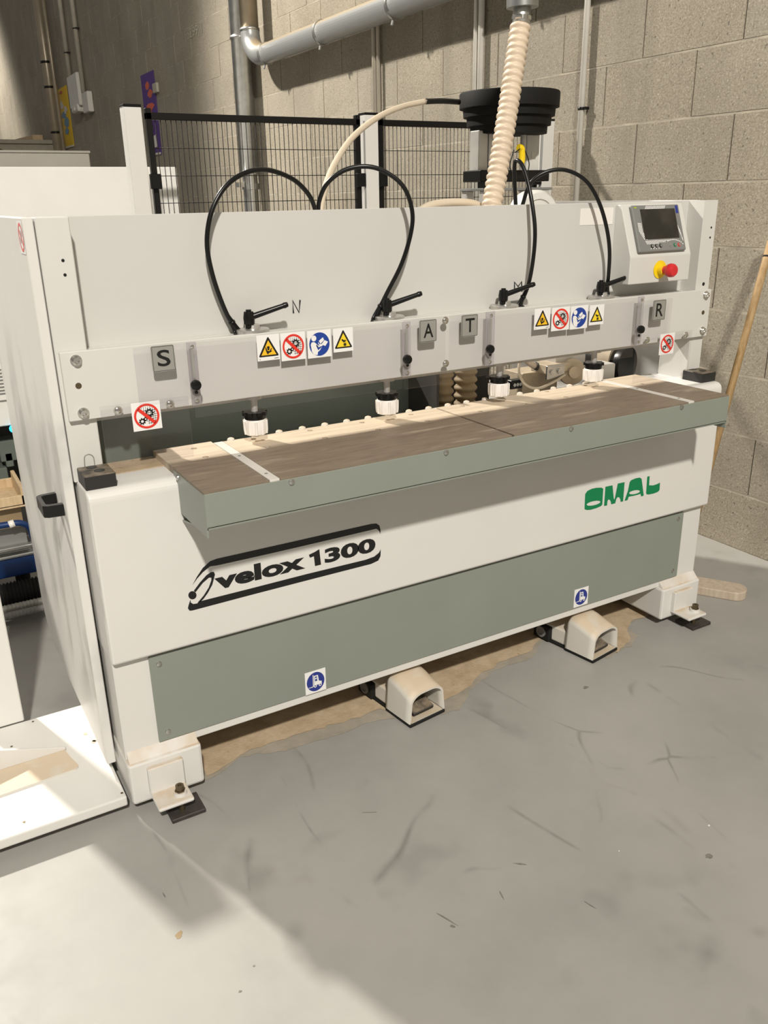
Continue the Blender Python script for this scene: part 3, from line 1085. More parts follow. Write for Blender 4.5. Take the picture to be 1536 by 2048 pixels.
for (x0, x1), kn, zt in (((0.071, 0.094), (392, 770.5), 1.191), ((0.664, 0.689), (815, 719), 1.188), ((0.941, 0.972), (980.5, 698.4), 1.193), ((1.536, 1.562), (1282, 659), 1.194)):
    b = B()
    xm = (x0 + x1) / 2
    b.prism([(x0, 1.040), (x1, 1.040), (x1, zt), (x0, zt)], 'xz', 0.2495, 0.2545, bev=0.0008)
    gs = mp(b, 'slide_strip', 'acrylic_strip', label='slotted clear strip of the guard')
    b = B()
    b.prism([(xm - 0.0028, 1.105), (xm + 0.0028, 1.105), (xm + 0.0028, 1.172), (xm, 1.175), (xm - 0.0028, 1.172)], 'xz', 0.2488, 0.2496)
    mp(b, 'slot', 'label_grey', gs)
    p = up(*kn, 'y', 0.235)
    b = B()
    b.lathe([(0.004, 0), (0.004, 0.008), (0.0118, 0.008), (0.0128, 0.011), (0.0128, 0.017), (0.011, 0.021), (0.006, 0.0225), (0, 0.023)], (p.x, 0.2495, p.z), (0, -1, 0), 20)
    mp(b, 'clamp_knob', 'black_plastic', gs)
    for zz, rr, mm in ((1.072, 0.0045, 'ink'), (1.052, 0.0055, 'chrome'), (zt - 0.01, 0.0052, 'chrome')):
        b = B()
        b.lathe([(rr, 0), (rr * 0.9, 0.0025), (rr * 0.4, 0.0035), (0, 0.0035)], (xm + 0.001, 0.2497, zz), (0, -1, 0), 12)
        mp(b, 'screw', mm, gs)
for ch, par, q in (('S', pS, (-0.0135, 0.0405, 1.130, 1.190)), ('A', pA, (0.718, 0.773, 1.128, 1.188)), ('T', pT, (0.857, 0.912, 1.130, 1.1905)), ('R', pR, (1.606, 1.662, 1.113, 1.177))):
    x0, x1, z0, z1 = q
    b = B()
    b.prism([(x0 + 0.003, z0), (x1 - 0.003, z0), (x1, z0 + 0.003), (x1, z1 - 0.003), (x1 - 0.003, z1), (x0 + 0.003, z1), (x0, z1 - 0.003), (x0, z0 + 0.003)], 'xz', 0.2505, 0.2535)
    r_ = [(x0 + 0.0015, z0 + 0.0015), (x1 - 0.0015, z0 + 0.0015), (x1 - 0.0015, z1 - 0.0015), (x0 + 0.0015, z1 - 0.0015)]
    i_ = [(x0 + 0.0024, z0 + 0.0024), (x1 - 0.0024, z0 + 0.0024), (x1 - 0.0024, z1 - 0.0024), (x0 + 0.0024, z1 - 0.0024)]
    b.flat([r_, i_[::-1]], 0.2503, 1)
    w = x1 - x0
    text_into(b, ch, x0 + w * 0.23, x1 - w * 0.20, z0 + 0.012, z1 - 0.010, 0.2502, 1, 0.012)
    mp(b, 'letter_plate', ['label_grey', 'ink'], par, 'grey plate with black letter ' + ch)
sign('crush', 0.248, 0.308, 1.127, 1.190, 0.2555, pCL, 'yellow triangle hand crushing warning sign')
sign('gear', 0.3115, 0.3785, 1.1205, 1.1895, 0.2555, pCL, 'red ring prohibition sign with gears')
sign('book', 0.3845, 0.4515, 1.1195, 1.1885, 0.2555, pCL, 'blue disc read the manual sign')
sign('cut', 0.458, 0.5155, 1.1275, 1.188, 0.2555, pCL, 'yellow triangle hand cutting warning sign')
sign('crush', 1.121, 1.181, 1.1265, 1.187, 0.2555, pCR, 'yellow triangle hand crushing warning sign')
sign('gear', 1.187, 1.257, 1.1165, 1.185, 0.2555, pCR, 'red ring prohibition sign with gears')
sign('book', 1.2605, 1.330, 1.115, 1.184, 0.2555, pCR, 'blue disc read the manual sign')
sign('cut', 1.3375, 1.3965, 1.121, 1.181, 0.2555, pCR, 'yellow triangle hand cutting warning sign')
sign('gear', -0.072, -0.004, 0.995, 1.0625, 0.2605, pll, 'red ring prohibition sign with gears')
sign('gear', 1.662, 1.7295, 0.9955, 1.064, 0.2605, prl, 'red ring prohibition sign with gears')
sign('forklift', 0.3025, 0.367, 0.179, 0.250, 0.2040, gp, 'blue disc forklift lifting point sticker')
sign('forklift', 1.305, 1.3675, 0.184, 0.2505, 0.2040, gp, 'blue disc forklift lifting point sticker')

# ------------------------------------------------------------------ lettering on the apron
YA = 0.1876


def trace(pts, off, sc_, y=YA):
    out = []
    for a, c_ in pts:
        p = up(off[0] + a / sc_, off[1] + c_ / sc_, 'y', y)
        out.append((p.x, p.z))
    return out


VO, VS = (350, 1020), 3.4133
b = B()
for poly in ([(118, 515), (150, 455), (190, 395), (240, 350), (285, 333), (560, 271), (800, 217), (1100, 149), (1340, 95), (1375, 92), (1395, 106), (1403, 135), (1402, 165), (1392, 140), (1375, 128), (1345, 135), (1100, 193), (800, 263), (560, 318), (290, 378), (240, 385), (190, 425), (150, 470)],
             [(88, 672), (92, 652), (105, 612), (108, 632), (125, 642), (150, 638), (175, 622), (500, 540), (900, 437), (1300, 340), (1360, 318), (1392, 292), (1405, 268), (1403, 315), (1388, 345), (1340, 368), (900, 481), (500, 585), (120, 686), (100, 688)],
             [(128, 552), (170, 495), (215, 445), (245, 425), (265, 422), (273, 440), (255, 510), (225, 565), (195, 607), (170, 630), (155, 632), (195, 585), (230, 530), (248, 480), (248, 462), (232, 462), (190, 498), (140, 562)]):
    b.flat([trace(poly, VO, VS)], YA)
b.flat([trace(circ(119, 582, 28, 24), VO, VS)], YA)
q0, q1 = up(431, 1179, 'y', YA), up(610, 1140, 'y', YA)
zb = up(520, 1160, 'y', YA).z - 0.0
v0 = trace([(275, 540), (890, 400), (560, 365), (930, 300), (960, 383), (1370, 290), (1330, 185), (560, 475)], VO, VS)
zbase = sum(v0[k][1] for k in (7, 4)) / 2
text_into(b, 'velox', v0[0][0], v0[1][0], zbase - 0.001, v0[2][1], YA, 0, 0.045)
b.flat([trace([(914, 306), (955, 286), (985, 267), (997, 373), (956, 383), (948, 316), (921, 326)], VO, VS)], YA)
x300 = trace([(1022, 340)], VO, VS)[0][0]
text_into(b, '300', x300, v0[5][0], zbase - 0.001, v0[6][1] - 0.004, YA, 0, 0.045)
mp(b, 'model_lettering', 'ink', apron, 'black model lettering in a swoosh frame')
OO, OS = (1150, 930), 8.084
b = B()
el = lambda cx, cy, rx, ry, rot: circ(cx, cy, rx, 22, ry, rot)[::-1]
b.flat([trace([(165, 470), (200, 420), (270, 385), (350, 368), (430, 366), (458, 385), (455, 420), (442, 640), (420, 665), (340, 700), (250, 725), (190, 728), (155, 715), (155, 680)], OO, OS),
        trace(el(300, 618, 113, 33, -0.22), OO, OS)], YA)
b.flat([trace([(492, 352), (607, 328), (625, 520), (632, 562), (645, 535), (692, 300), (803, 277), (778, 588), (737, 598), (735, 560), (715, 522), (690, 520), (670, 545), (650, 620), (585, 635), (578, 590), (560, 560), (535, 562), (525, 590), (518, 655), (470, 663)], OO, OS)], YA)
b.flat([trace([(800, 580), (855, 420), (885, 275), (910, 245), (980, 215), (1050, 203), (1078, 225), (1090, 320), (1112, 495), (1070, 510), (1058, 465), (1020, 480), (950, 498), (895, 508), (868, 515), (850, 568)], OO, OS),
        trace(el(963, 440, 88, 30, -0.2), OO, OS)], YA)
b.flat([trace([(1168, 190), (1208, 178), (1198, 328), (1260, 330), (1320, 312), (1375, 285), (1367, 405), (1340, 435), (1270, 462), (1190, 478), (1155, 472), (1150, 450)], OO, OS)], YA)
mp(b, 'maker_lettering', 'print_green', apron, 'green maker name lettering')
# handwritten marks and the blank label on the back panel
b = B()
for st_ in ([(587, 626), (585, 601), (598, 625), (600, 600)], [(1029, 583), (1029, 564), (1036, 573), (1043, 563), (1044, 583)]):
    b.tube([up(u, v, 'y', 0.3595) for u, v in st_], 0.0022, n=6, sub=1)
mp(b, 'marker_letters', 'ink', bp, 'black handwritten letters N and M')
a0, a1 = up(1159, 451, 'y', 0.3595), up(1227, 415, 'y', 0.3595)
b = B()
b.box(a0.x, a1.x, 0.3588, 0.3598, a0.z, a1.z)
mp(b, 'blank_label', 'blank_label', bp, 'blank pale label')
for u, v in ((444, 674), (833, 635), (886, 630)):
    p = up(u, v, 'z', 1.1812)
    b = B()
    b.box(p.x - 0.012, p.x + 0.012, p.y - 0.004, p.y + 0.018, 1.1805, 1.1812)
    b.prism([(p.x - 0.005, p.y), (p.x - 0.0035, p.y), (p.x, p.y + 0.008), (p.x + 0.0035, p.y), (p.x + 0.005, p.y), (p.x, p.y + 0.012)], 'xy', 1.1812, 1.1816, mi=1)
    mp(b, 'arrow_label', ['print_white', 'ink'], None, 'small white label with a black arrow mark')

# ------------------------------------------------------------------ clamps
YC = 0.326
for x in (0.257, 0.656, 1.052, 1.437):
    b = B()
    b.lathe([(0.042, 0), (0.042, 0.010), (0.040, 0.012), (0.02, 0.013), (0.018, 0.022), (0, 0.022)], (x + 0.010, YC - 0.002, 1.186), n=32)
    cl = mp(b, 'clamp_disc', 'disc_steel', label='round metal clamp seat on the beam')
    b = B()
    b.lathe([(0.0105, 0), (0.0105, 0.009), (0.0135, 0.011), (0.0145, 0.026), (0.012, 0.041), (0.007, 0.042), (0.007, 0.046), (0, 0.046)], (x, YC - 0.008, 1.200), n=12)
    d_ = Vector((0.90, -0.22, 0.26)).normalized()
    p0 = Vector((x, YC - 0.008, 1.226))
    b.cyl(p0, p0 + d_ * 0.092, 0.0080, 0.0062, n=14)
    b.lathe([(0.0068, 0), (0.0075, 0.004), (0.006, 0.012), (0, 0.014)], p0 + d_ * 0.091, d_, 14)
    mp(b, 'clamp_lever', 'black_plastic', cl, 'black clamping lever')
    b = B()
    b.cyl((x, YC, 0.975), (x, YC, 1.16), 0.009)
    b.lathe([(0.022, 0), (0.022, 0.01), (0.012, 0.014)], (x, YC, 1.02), n=20)
    mp(b, 'clamp_rod', 'aluminium', cl)
    b = B()
    t_ = gear(0, 0, 0.033, 8, 0.16)
    b.prism([(x + a, YC + c_) for a, c_ in t_], 'xy', 0.978, 0.987)
    b.lathe([(0.027, 0), (0.027, 0.012)], (x, YC, 0.966), n=24)
    mp(b, 'clamp_ring', 'black_plastic', cl)
    b = B()
    prof = [(0.025, 0), (0.0285, 0.003), (0.030, 0.012), (0.0308, 0.034), (0.0285, 0.041), (0.024, 0.042)]
    b.lathe(prof, (x, YC, 0.926), n=28)
    for k in range(10):
        a = 2 * math.pi * k / 10
        b.tube([(x + 0.0275 * math.cos(a), YC + 0.0275 * math.sin(a), 0.929), (x + 0.0288 * math.cos(a), YC + 0.0288 * math.sin(a), 0.940), (x + 0.0292 * math.cos(a), YC + 0.0292 * math.sin(a), 0.964)], 0.0042, n=8, sub=1)
    mp(b, 'clamp_cap', 'white_plastic', cl, 'white ribbed pressure cap')

# black air lines looping from behind the panel to the clamps
loops = [
    [((478, 668), .335), ((452, 625), .335), ((425, 550), .325), ((414, 480), .32), ((428, 410), .32), ((465, 360), .33), ((522, 339), .35), ((580, 355), .375), ((615, 386), .395), ((630, 418), .41), ((632, 440), .42)],
    [((748, 640), .335), ((772, 590), .325), ((803, 528), .31), ((822, 465), .30), ((824, 420), .30), ((808, 375), .31), ((775, 346), .33), ((735, 333), .35), ((690, 340), .375), ((655, 366), .395), ((639, 400), .41), ((636, 430), .42)],
    [((1036, 616), .335), ((1055, 575), .325), ((1066, 520), .31), ((1070, 460), .31), ((1063, 400), .33), ((1052, 350), .36), ((1040, 324), .385), ((1030, 325), .41), ((1029, 360), .42), ((1032, 420), .42)],
    [((1212, 592), .335), ((1217, 550), .325), ((1219, 500), .315), ((1212, 450), .31), ((1196, 400), .32), ((1170, 360), .34), ((1130, 340), .365), ((1090, 345), .39), ((1060, 368), .41), ((1045, 410), .42)]]
for lp in loops:
    pts = [up(u, v, 'y', y) for (u, v), y in lp]
    b = B()
    b.tube(pts, 0.0059, n=12, sub=8)
    ho = mp(b, 'air_line', 'black_plastic', None, 'glossy black air line looping to a clamp')
    e = pts[0]
    b = B()
    b.tube([pts[1], (pts[0] * 0.8 + pts[1] * 0.2) + Vector((-0.007, 0, 0)), Vector((e.x - 0.012, YC, 1.185))], 0.004, n=8, sub=4)
    b.tube([pts[1], (pts[0] * 0.8 + pts[1] * 0.2) + Vector((0.007, 0, 0)), Vector((e.x + 0.014, YC, 1.185))], 0.004, n=8, sub=4)
    m_ = pts[0] * 0.45 + pts[1] * 0.55
    b.tube([m_ + (pts[1] - pts[0]).normalized() * -0.003, m_ + (pts[1] - pts[0]).normalized() * 0.003], 0.0088, n=10, sub=1)
    mp(b, 'air_line_ends', 'black_plastic', ho)

# ------------------------------------------------------------------ control console
cx0, cx1 = 1.517, 1.788
b = B()
b.prism([(0.361, 1.229), (0.280, 1.229), (0.280, 1.311), (0.338, 1.466), (0.361, 1.466)], 'yz', cx0, cx1, bev=0.0025, seg=2)
con = mp(b, 'control_console', 'light_grey', label='grey sloped control console')
sl = Vector((0, 0.338 - 0.280, 1.466 - 1.311)).normalized()          # up the slope
nr = Vector((0, -sl.z, sl.y))                                        # out of the slope
org = Vector((0, 0.280, 1.311))


def slope_mtx(lift):
    """maps x, -depth, slope-height to the console face"""
    o_ = org + nr * lift
    return Matrix(((1, 0, 0, 0), (0, -nr.y, sl.y, o_.y), (0, -nr.z, sl.z, o_.z), (0, 0, 0, 1)))


def on_slope(u, v):
    d = RX * ((u - 768) / FPX) - UX * ((v - 1024) / FPX) + FX
    t_ = (org + nr * 0.006 - CAM).dot(nr) / d.dot(nr)
    p = CAM + d * t_
    return p.x, (p - org).dot(sl)


hc = [on_slope(1260, 412), on_slope(1355, 409), on_slope(1369, 500), on_slope(1276, 507)]
hx0, hx1 = (hc[0][0] + hc[3][0]) / 2, (hc[1][0] + hc[2][0]) / 2
hz1, hz0 = (hc[0][1] + hc[1][1]) / 2, (hc[2][1] + hc[3][1]) / 2
hw_, hh = hx1 - hx0, hz1 - hz0
b = B()
b.box(hx0, hx1, -0.012, 0.0, hz0, hz1, bev=0.004, seg=2)
yl = -0.0124


def HQ(a, c_):
    return (hx0 + hw_ * a, hz0 + hh * c_)


def cell(a, c_, s=0.014, mi=1, sk=0.3):
    b.flat([[HQ(a, c_), HQ(a + s, c_ + s * sk), HQ(a + s, c_ + s * sk + s), HQ(a, c_ + s)]], yl, mi)


for i in range(14):
    for j in range(3):
        a, c_ = 0.27 + i * 0.030 + j * 0.012, 0.905 + j * 0.024
        if a < 0.84:
            cell(a, c_, 0.019)
for i in range(13):
    for j in range(3):
        a, c_ = 0.065 + j * 0.027 + max(0, (i - 6)) * 0.012, 0.60 - i * 0.028 - j * 0.004
        if c_ > 0.2:
            cell(a, c_, 0.019)
for i in range(17):
    for j in range(3):
        a, c_ = 0.16 + i * 0.032 + j * 0.01, 0.215 - j * 0.027
        if a < 0.74 - j * 0.16:
            cell(a, c_, 0.020)
for i in range(11):
    a = 0.62 + i * 0.031
    cell(a, 0.125 + 0.10 * math.sin((i + 3) / 13 * math.pi) ** 0.7, 0.020, sk=0.0)
for i in range(10):
    cell(0.885 + 0.006 * i, 0.52 - i * 0.03, 0.02, sk=0.0)
    cell(0.91 + 0.004 * i, 0.44 - i * 0.026, 0.018, sk=0.0)
for i in range(7):
    cell(0.24 + i * 0.028, 0.055 + (i % 2) * 0.026, 0.018)
b.flat([[HQ(0.045, 0.93), HQ(0.10, 0.93), HQ(0.10, 0.96), HQ(0.045, 0.96)]], yl, 2)
b.flat([[HQ(0.91, 0.80), HQ(0.965, 0.80), HQ(0.965, 0.97), HQ(0.91, 0.97)]], yl, 3)
hmi = b.done('operator_panel', ['bezel_grey', 'print_white', 'poster_green', 'print_navy'], con, label='grey operator panel with white chequer print',
             mtx=Matrix.Translation(-MLOC) @ slope_mtx(0.0))
scq = [on_slope(1277, 420), on_slope(1346, 418), on_slope(1356, 477), on_slope(1287, 480)]
sx0, sx1 = (scq[0][0] + scq[3][0]) / 2, (scq[1][0] + scq[2][0]) / 2
sz1, sz0 = (scq[0][1] + scq[1][1]) / 2, (scq[2][1] + scq[3][1]) / 2
b = B()
b.box(sx0, sx1, -0.0132, -0.010, sz0, sz1, bev=0.0008)
b.done('screen', 'screen_glass', con, label='dark blank touch screen', mtx=Matrix.Translation(-MLOC) @ slope_mtx(0.0))
for a, mm in ((0.28, 'ink'), (0.37, 'ink'), (0.46, 'ink'), (0.67, 'label_grey'), (0.765, 'print_green'), (0.855, 'print_red')):
    b = B()
    cxx, czz = HQ(a, 0.118)
    b.lathe([(0.0062, 0), (0.0062, 0.0012), (0.0045, 0.0012), (0.0045, 0.0022), (0, 0.0022)], (cxx, -0.012, czz), (0, -1, 0), 18, mi=0)
    b.flat([circ(cxx, czz, 0.0042, 16)], -0.0144, 1)
    b.done('panel_button', [mm, 'bezel_grey'], con, mtx=Matrix.Translation(-MLOC) @ slope_mtx(0.0))
p = up(1319.5, 539, 'y', 0.279)
b = B()
b.lathe([(0.028, 0), (0.028, 0.0015), (0.016, 0.002), (0.016, 0.02), (0.0, 0.02)], p, (0, -1, 0), 32)
b.lathe([(0.012, 0), (0.012, 0.012), (0.019, 0.018), (0.0215, 0.026), (0.0205, 0.036), (0.016, 0.042), (0, 0.044)], p + Vector((0, -0.018, 0)), (0, -1, 0), 32, mi=1)
mp(b, 'emergency_stop', ['stop_yellow', 'stop_red'], con, 'red mushroom emergency stop on a yellow disc')

# ------------------------------------------------------------------ pads under the levelling bolts
for lab, q in (('dark worn pad under the left levelling bolt, nearest the white base plate', (-0.135, -0.045, 0.098, 0.178)), ('dark worn pad under the right levelling bolt, near the broom head', (1.80, 1.895, 0.10, 0.185))):
    b = B()
    b.box(q[0], q[1], q[2], q[3], 0.0, 0.0125, bev=0.002)
    tag(b.done('levelling_pad', 'black_rubber'), lab, 'pad', 'levelling pads')

# ------------------------------------------------------------------ foot pedals
def pedal_parts(t):
    # local frame: x right, y back, origin at the front left corner of the base
    b = B()
    b.box(0, 0.14, 0, 0.125, 0, 0.012, bev=0.003)
    b.box(0.006, 0.134, 0.10, 0.25, 0, 0.010, bev=0.003)
    b.box(0.008, 0.132, 0.004, 0.10, 0.012, 0.0135, mi=1)
    b.done('base', ['black_matte', 'dusty_grey'], t)

    def arch(w0, w1, h, n=8):
        r = 0.042
        out = [(w0, 0.012)]
        for k in range(n + 1):
            a = math.pi - (math.pi / 2) * k / n
            out.append((w0 + 0.006 + r + r * math.cos(a), h - r * 0.72 + r * 0.72 * math.sin(a)))
        for k in range(n + 1):
            a = math.pi / 2 - (math.pi / 2) * k / n
            out.append((w1 - 0.006 - r + r * math.cos(a), h - r * 0.72 + r * 0.72 * math.sin(a)))
        out.append((w1, 0.012))
        return out
    tb = bmesh.new()
    secs = [(0.004, 0.106), (0.03, 0.114), (0.08, 0.130), (0.112, 0.136), (0.122, 0.128)]
    rg = []
    for y, h in secs:
        o_ = [tb.verts.new((a, y, c_)) for a, c_ in arch(0.0, 0.14, h)]
        i_ = [tb.verts.new((a, y, c_)) for a, c_ in arch(0.005, 0.135, h - 0.005)]
        rg.append((o_, i_))
    for (o0, i0), (o1, i1) in zip(rg, rg[1:]):
        for k in range(len(o0) - 1):
            tb.faces.new((o0[k], o0[k + 1], o1[k + 1], o1[k])).smooth = True
            tb.faces.new((i0[k + 1], i0[k], i1[k], i1[k + 1])).smooth = True
    for k in range(len(rg[0][0]) - 1):
        tb.faces.new((rg[0][0][k + 1], rg[0][0][k], rg[0][1][k], rg[0][1][k + 1]))
    tb.faces.new(rg[-1][0])
    bmesh.ops.recalc_face_normals(tb, faces=tb.faces)
    b = B()
    b.add(tb)
    b.done('hood', 'dusty_hood', t, label='arched cream hood dusted with sawdust')
    b = B()
    b.prism([(0.02, 0.020), (0.02, 0.030), (0.05, 0.040), (0.10, 0.046), (0.10, 0.030)], 'yz', 0.03, 0.11, bev=0.002)
    b.cyl((0.02, 0.10, 0.036), (0.12, 0.10, 0.036), 0.006, n=10)
    b.box(0.055, 0.085, 0.085, 0.115, 0.012, 0.06)
    b.done('tread', 'dusty_black', t, label='black tread inside the hood')
    b = B()
    b.box(0.012, 0.128, 0.12, 0.245, 0.010, 0.068, bev=0.006, seg=2)
    b.done('housing', 'dusty_hood', t)
    b = B()
    b.box(-0.004, 0.030, 0.19, 0.262, 0.008, 0.062, bev=0.003)
    b.lathe([(0.020, 0), (0.020, 0.004), (0.012, 0.004), (0.012, 0.001), (0, 0.001)], (-0.004, 0.226, 0.036), (-1, 0, 0), 20, mi=1)
    b.done('connector', ['black_matte', 'bezel_grey'], t)


pd = thing('foot_pedal', 'cream hooded foot pedal under the machine, nearer the left foot', 'pedal', (0.605, 0.13, 0.0), 'foot pedals')
pd.rotation_euler.z = math.atan2(0.018, 0.14)
pedal_parts(pd)
pd2 = pd.copy()
COL.objects.link(pd2)
pd2.location = (1.331, 0.12, 0.0)
pd2.rotation_euler.z = math.atan2(0.024, 0.14)
pd2['label'] = 'cream hooded foot pedal under the machine, nearer the right foot'
for ch in list(pd.children):
    c_ = ch.copy()
    COL.objects.link(c_)
    c_.parent = pd2


# ------------------------------------------------------------------ sawdust on the floor
def floor_patch(name, px, back, mat, z, label):
    fr_ = [up(u, v, 'z', 0.0) for u, v in px]
    pts = [(p.x, p.y) for p in fr_]
    # densify and roughen the free edge
    rough = []
    for (x0, y0), (x1, y1) in zip(pts, pts[1:]):
        n = max(2, int(math.hypot(x1 - x0, y1 - y0) / 0.02))
        for k in range(n):
            s = k / n
            rough.append((x0 + (x1 - x0) * s + random.uniform(-0.006, 0.006), y0 + (y1 - y0) * s + random.uniform(-0.006, 0.006)))
    rough.append(pts[-1])
    poly = rough + back
    vs = [[Vector((a, c_, 0)) for a, c_ in poly]]
    t = bmesh.new()
    v = [t.verts.new((a, c_, z)) for a, c_ in poly]
    for tri in tessellate_polygon(vs):
        try:
            t.faces.new([v[i] for i in tri])
        except ValueError:
            pass
    bmesh.ops.recalc_face_normals(t, faces=t.faces)
    for f in t.faces:
        f.normal_update()
        if f.normal.z < 0:
            f.normal_flip()
    # skirt down to the floor
    bmesh.ops.extrude_edge_only
    b = B()
    b.add(t)
    o = b.done(name, mat)
    tag(o, label, 'sawdust', kind='stuff')
    return o


floor_patch('sawdust_layer', [(413, 1562), (449, 1538), (481, 1517), (516, 1508), (545, 1508), (600, 1494), (650, 1478), (705, 1458), (740, 1445), (790, 1437), (890, 1428), (919, 1419), (945, 1378), (989, 1341), (1030, 1328), (1063, 1318), (1090, 1275), (1150, 1290), (1215, 1318), (1262, 1292), (1278, 1271), (1250, 1255), (1275, 1240), (1310, 1235)],
            [(1.72, 1.1), (-0.02, 1.1)], 'thin_dust', 0.0012, 'thin grey-brown film of dust on the floor in front of the machine')
floor_patch('sawdust_layer', [(413, 1556), (449, 1532), (490, 1505), (540, 1488), (600, 1470), (660, 1452), (720, 1435), (760, 1420), (800, 1432), (892, 1402), (925, 1385), (960, 1352), (1000, 1326), (1060, 1304), (1090, 1268), (1150, 1280), (1235, 1305), (1262, 1280), (1255, 1258), (1262, 1244), (1300, 1230)],
            [(1.72, 1.1), (-0.02, 1.1)], 'sawdust', 0.003, 'tan layer of sawdust spilling out from under the machine')

# ------------------------------------------------------------------ broom leaning on the wall
h0 = up(1360, 1150, 'z', 0.05)
h1 = up(1536, 505, 'x', 2.50)
hd_ = (h1 - h0).normalized()
br = thing('broom', 'wooden broom leaning on the block wall beside the machine', 'broom', (h0.x, h0.y, 0))
loc = Matrix.Translation(-Vector((h0.x, h0.y, 0)))
b = B()
L_ = (h1 - h0).length
b.tube([h0, h0 + hd_ * (L_ * 0.97), h0 + hd_ * L_ * 1.035], 0.0145, n=14, sub=1)
b.done('handle', 'broom_wood', br, mtx=loc)
b = B()
b.tube([h0 + hd_ * (L_ * 0.985), h0 + hd_ * (L_ * 0.99)], 0.0152, n=14, sub=1)
b.done('handle_mark', 'black_matte', br, mtx=loc)
e0, e1 = up(1500, 1172, 'z', 0.035), up(1478, 1186, 'z', 0.035)
tip = (e0 + e1) / 2
ctr = Vector((h0.x, h0.y, 0))
axd = (Vector((tip.x, tip.y, 0)) - ctr)
hl = axd.length
axd.normalize()
sd = Vector((-axd.y, axd.x, 0))
pl2 = []
wd = 0.05
for k in range(9):
    a = -math.pi / 2 + math.pi * k / 8
    q_ = ctr + axd * (hl - 0.03 + 0.04 * math.cos(a)) + sd * wd * math.sin(a)
    pl2.append((q_.x, q_.y))
for k in range(9):
    a = math.pi / 2 + math.pi * k / 8
    q_ = ctr + axd * (-0.05 + 0.04 * math.cos(a)) + sd * wd * math.sin(a)
    pl2.append((q_.x, q_.y))
b = B()
b.prism(pl2, 'xy', 0.0, 0.036, bev=0.004, seg=2)
b.done('head', 'dusty_wood', br, label='rounded wooden broom head', mtx=loc)
b = B()
b.lathe([(0.022, 0), (0.018, 0.05)], h0 - hd_ * 0.03, hd_, 16)
b.done('socket', 'broom_wood', br, mtx=loc)

# ------------------------------------------------------------------ safety fence behind the machine
YF = 1.80
for k, (x0, x1) in enumerate(((0.388, 0.454), (1.413, 1.478), (2.405, 2.470))):
    b = B()
    b.box(0, x1 - x0, -0.03, 0.03, 0.0, 1.832, bev=0.002)
    cap_ = None
    t = thing('fence_post', ['white square fence post at the left end of the black mesh', 'white square fence post between the two black mesh panels', 'white square fence post right of the black bowl feeder, by the wall'][k], 'post', (x0, YF, 0), 'fence posts')
    b.done('post_tube', 'white_paint', t)
    b = B()
    b.box(-0.001, x1 - x0 + 0.001, -0.031, 0.031, 1.832, 1.842, bev=0.002)
    b.done('cap', 'black_plastic', t)
    b = B()
    b.box(-0.03, x1 - x0 + 0.03, -0.06, 0.06, 0.0, 0.01)
    b.done('foot_plate', 'white_paint', t)
wire = B()
wire.tube([(0, 0, 0), (0, 0, 1)], 0.0015, n=6, sub=1)
me_v = bpy.data.meshes.new('wire')
wire.bm.to_mesh(me_v)
wire.bm.free()
me_v.materials.append(M['fence_black'])
for k, (x0, x1) in enumerate(((0.474, 1.400), (1.492, 2.392))):
    t = thing('mesh_fence', ['black wire mesh fence panel left of the middle white post', 'black wire mesh fence panel right of the middle white post, behind the feeder'][k], 'fence', (x0, YF, 0), 'fence panels')
    w = x1 - x0
    b = B()
    b.box(0, w, -0.012, 0.012, 1.792, 1.817, bev=0.002)
    b.box(0, 0.022, -0.012, 0.012, 0.10, 1.832, bev=0.002)
    b.box(w - 0.022, w, -0.012, 0.012, 0.10, 1.832, bev=0.002)
    b.box(0, w, -0.012, 0.012, 0.10, 0.125, bev=0.002)
    b.done('frame', 'fence_black', t)
    for xx in (-0.012, w - 0.03):
        b = B()
        b.box(xx, xx + 0.042, -0.032, -0.010, 1.545, 1.600, bev=0.002)
        b.done('clamp', 'black_plastic', t)
    n = int((w - 0.044) / 0.0205)
    for i in range(n):
        wv = put('wire', me_v, t, (0.022 + 0.0205 * (i + 0.7), 0.0, 0.12))
        wv.scale = (1, 1, 1.675)
    for i in range(16):
        wv = put('wire', me_v, t, (0.015, -0.003, 1.693 - 0.1 * i))
        wv.rotation_euler = (0, math.pi / 2, 0)
        wv.scale = (1, 1, w - 0.03)

# ------------------------------------------------------------------ black bowl feeder on its stand
BC = Vector((1.742, 1.20, 0))
fd = thing('bowl_feeder', 'stepped black bowl feeder on a grey stand behind the machine', 'feeder', BC)
b = B()
b.lathe([(0.1304, 1.722), (0.1501, 1.724), (0.1517, 1.752), (0.1643, 1.753), (0.1659, 1.785), (0.1785, 1.786), (0.1801, 1.815), (0.1943, 1.817), (0.1951, 1.868), (0.1920, 1.873), (0.1778, 1.872), (0.1580, 1.82), (0.1422, 1.76), (0.0000, 1.75)], (0, 0, 0), n=48)
b.done('bowl', 'bowl_black', fd, label='black stepped round bowl')
b = B()
b.box(-0.165, -0.12, -0.03, 0.03, 1.59, 1.735, bev=0.003)
b.box(-0.115, -0.095, -0.03, 0.03, 1.59, 1.735, bev=0.003)
b.lathe([(0.055, 1.59), (0.055, 1.735)], (-0.045, 0.02, 0), n=24)
b.lathe([(0.012, 1.59), (0.012, 1.735)], (0.06, -0.02, 0), n=14)
b.done('drive_column', 'aluminium', fd)
b = B()
b.box(0.08, 0.145, -0.02, 0.02, 1.55, 1.735, bev=0.002)
b.done('mounting_plate', 'light_grey', fd)
b = B()
b.box(0.105, 0.125, -0.0215, -0.02, 1.635, 1.66)
b.done('rating_plate', 'zinc', fd)
b = B()
b.box(-0.175, 0.17, -0.06, 0.06, 1.55, 1.592, bev=0.003)
b.done('crossbar', 'black_plastic', fd)
b = B()
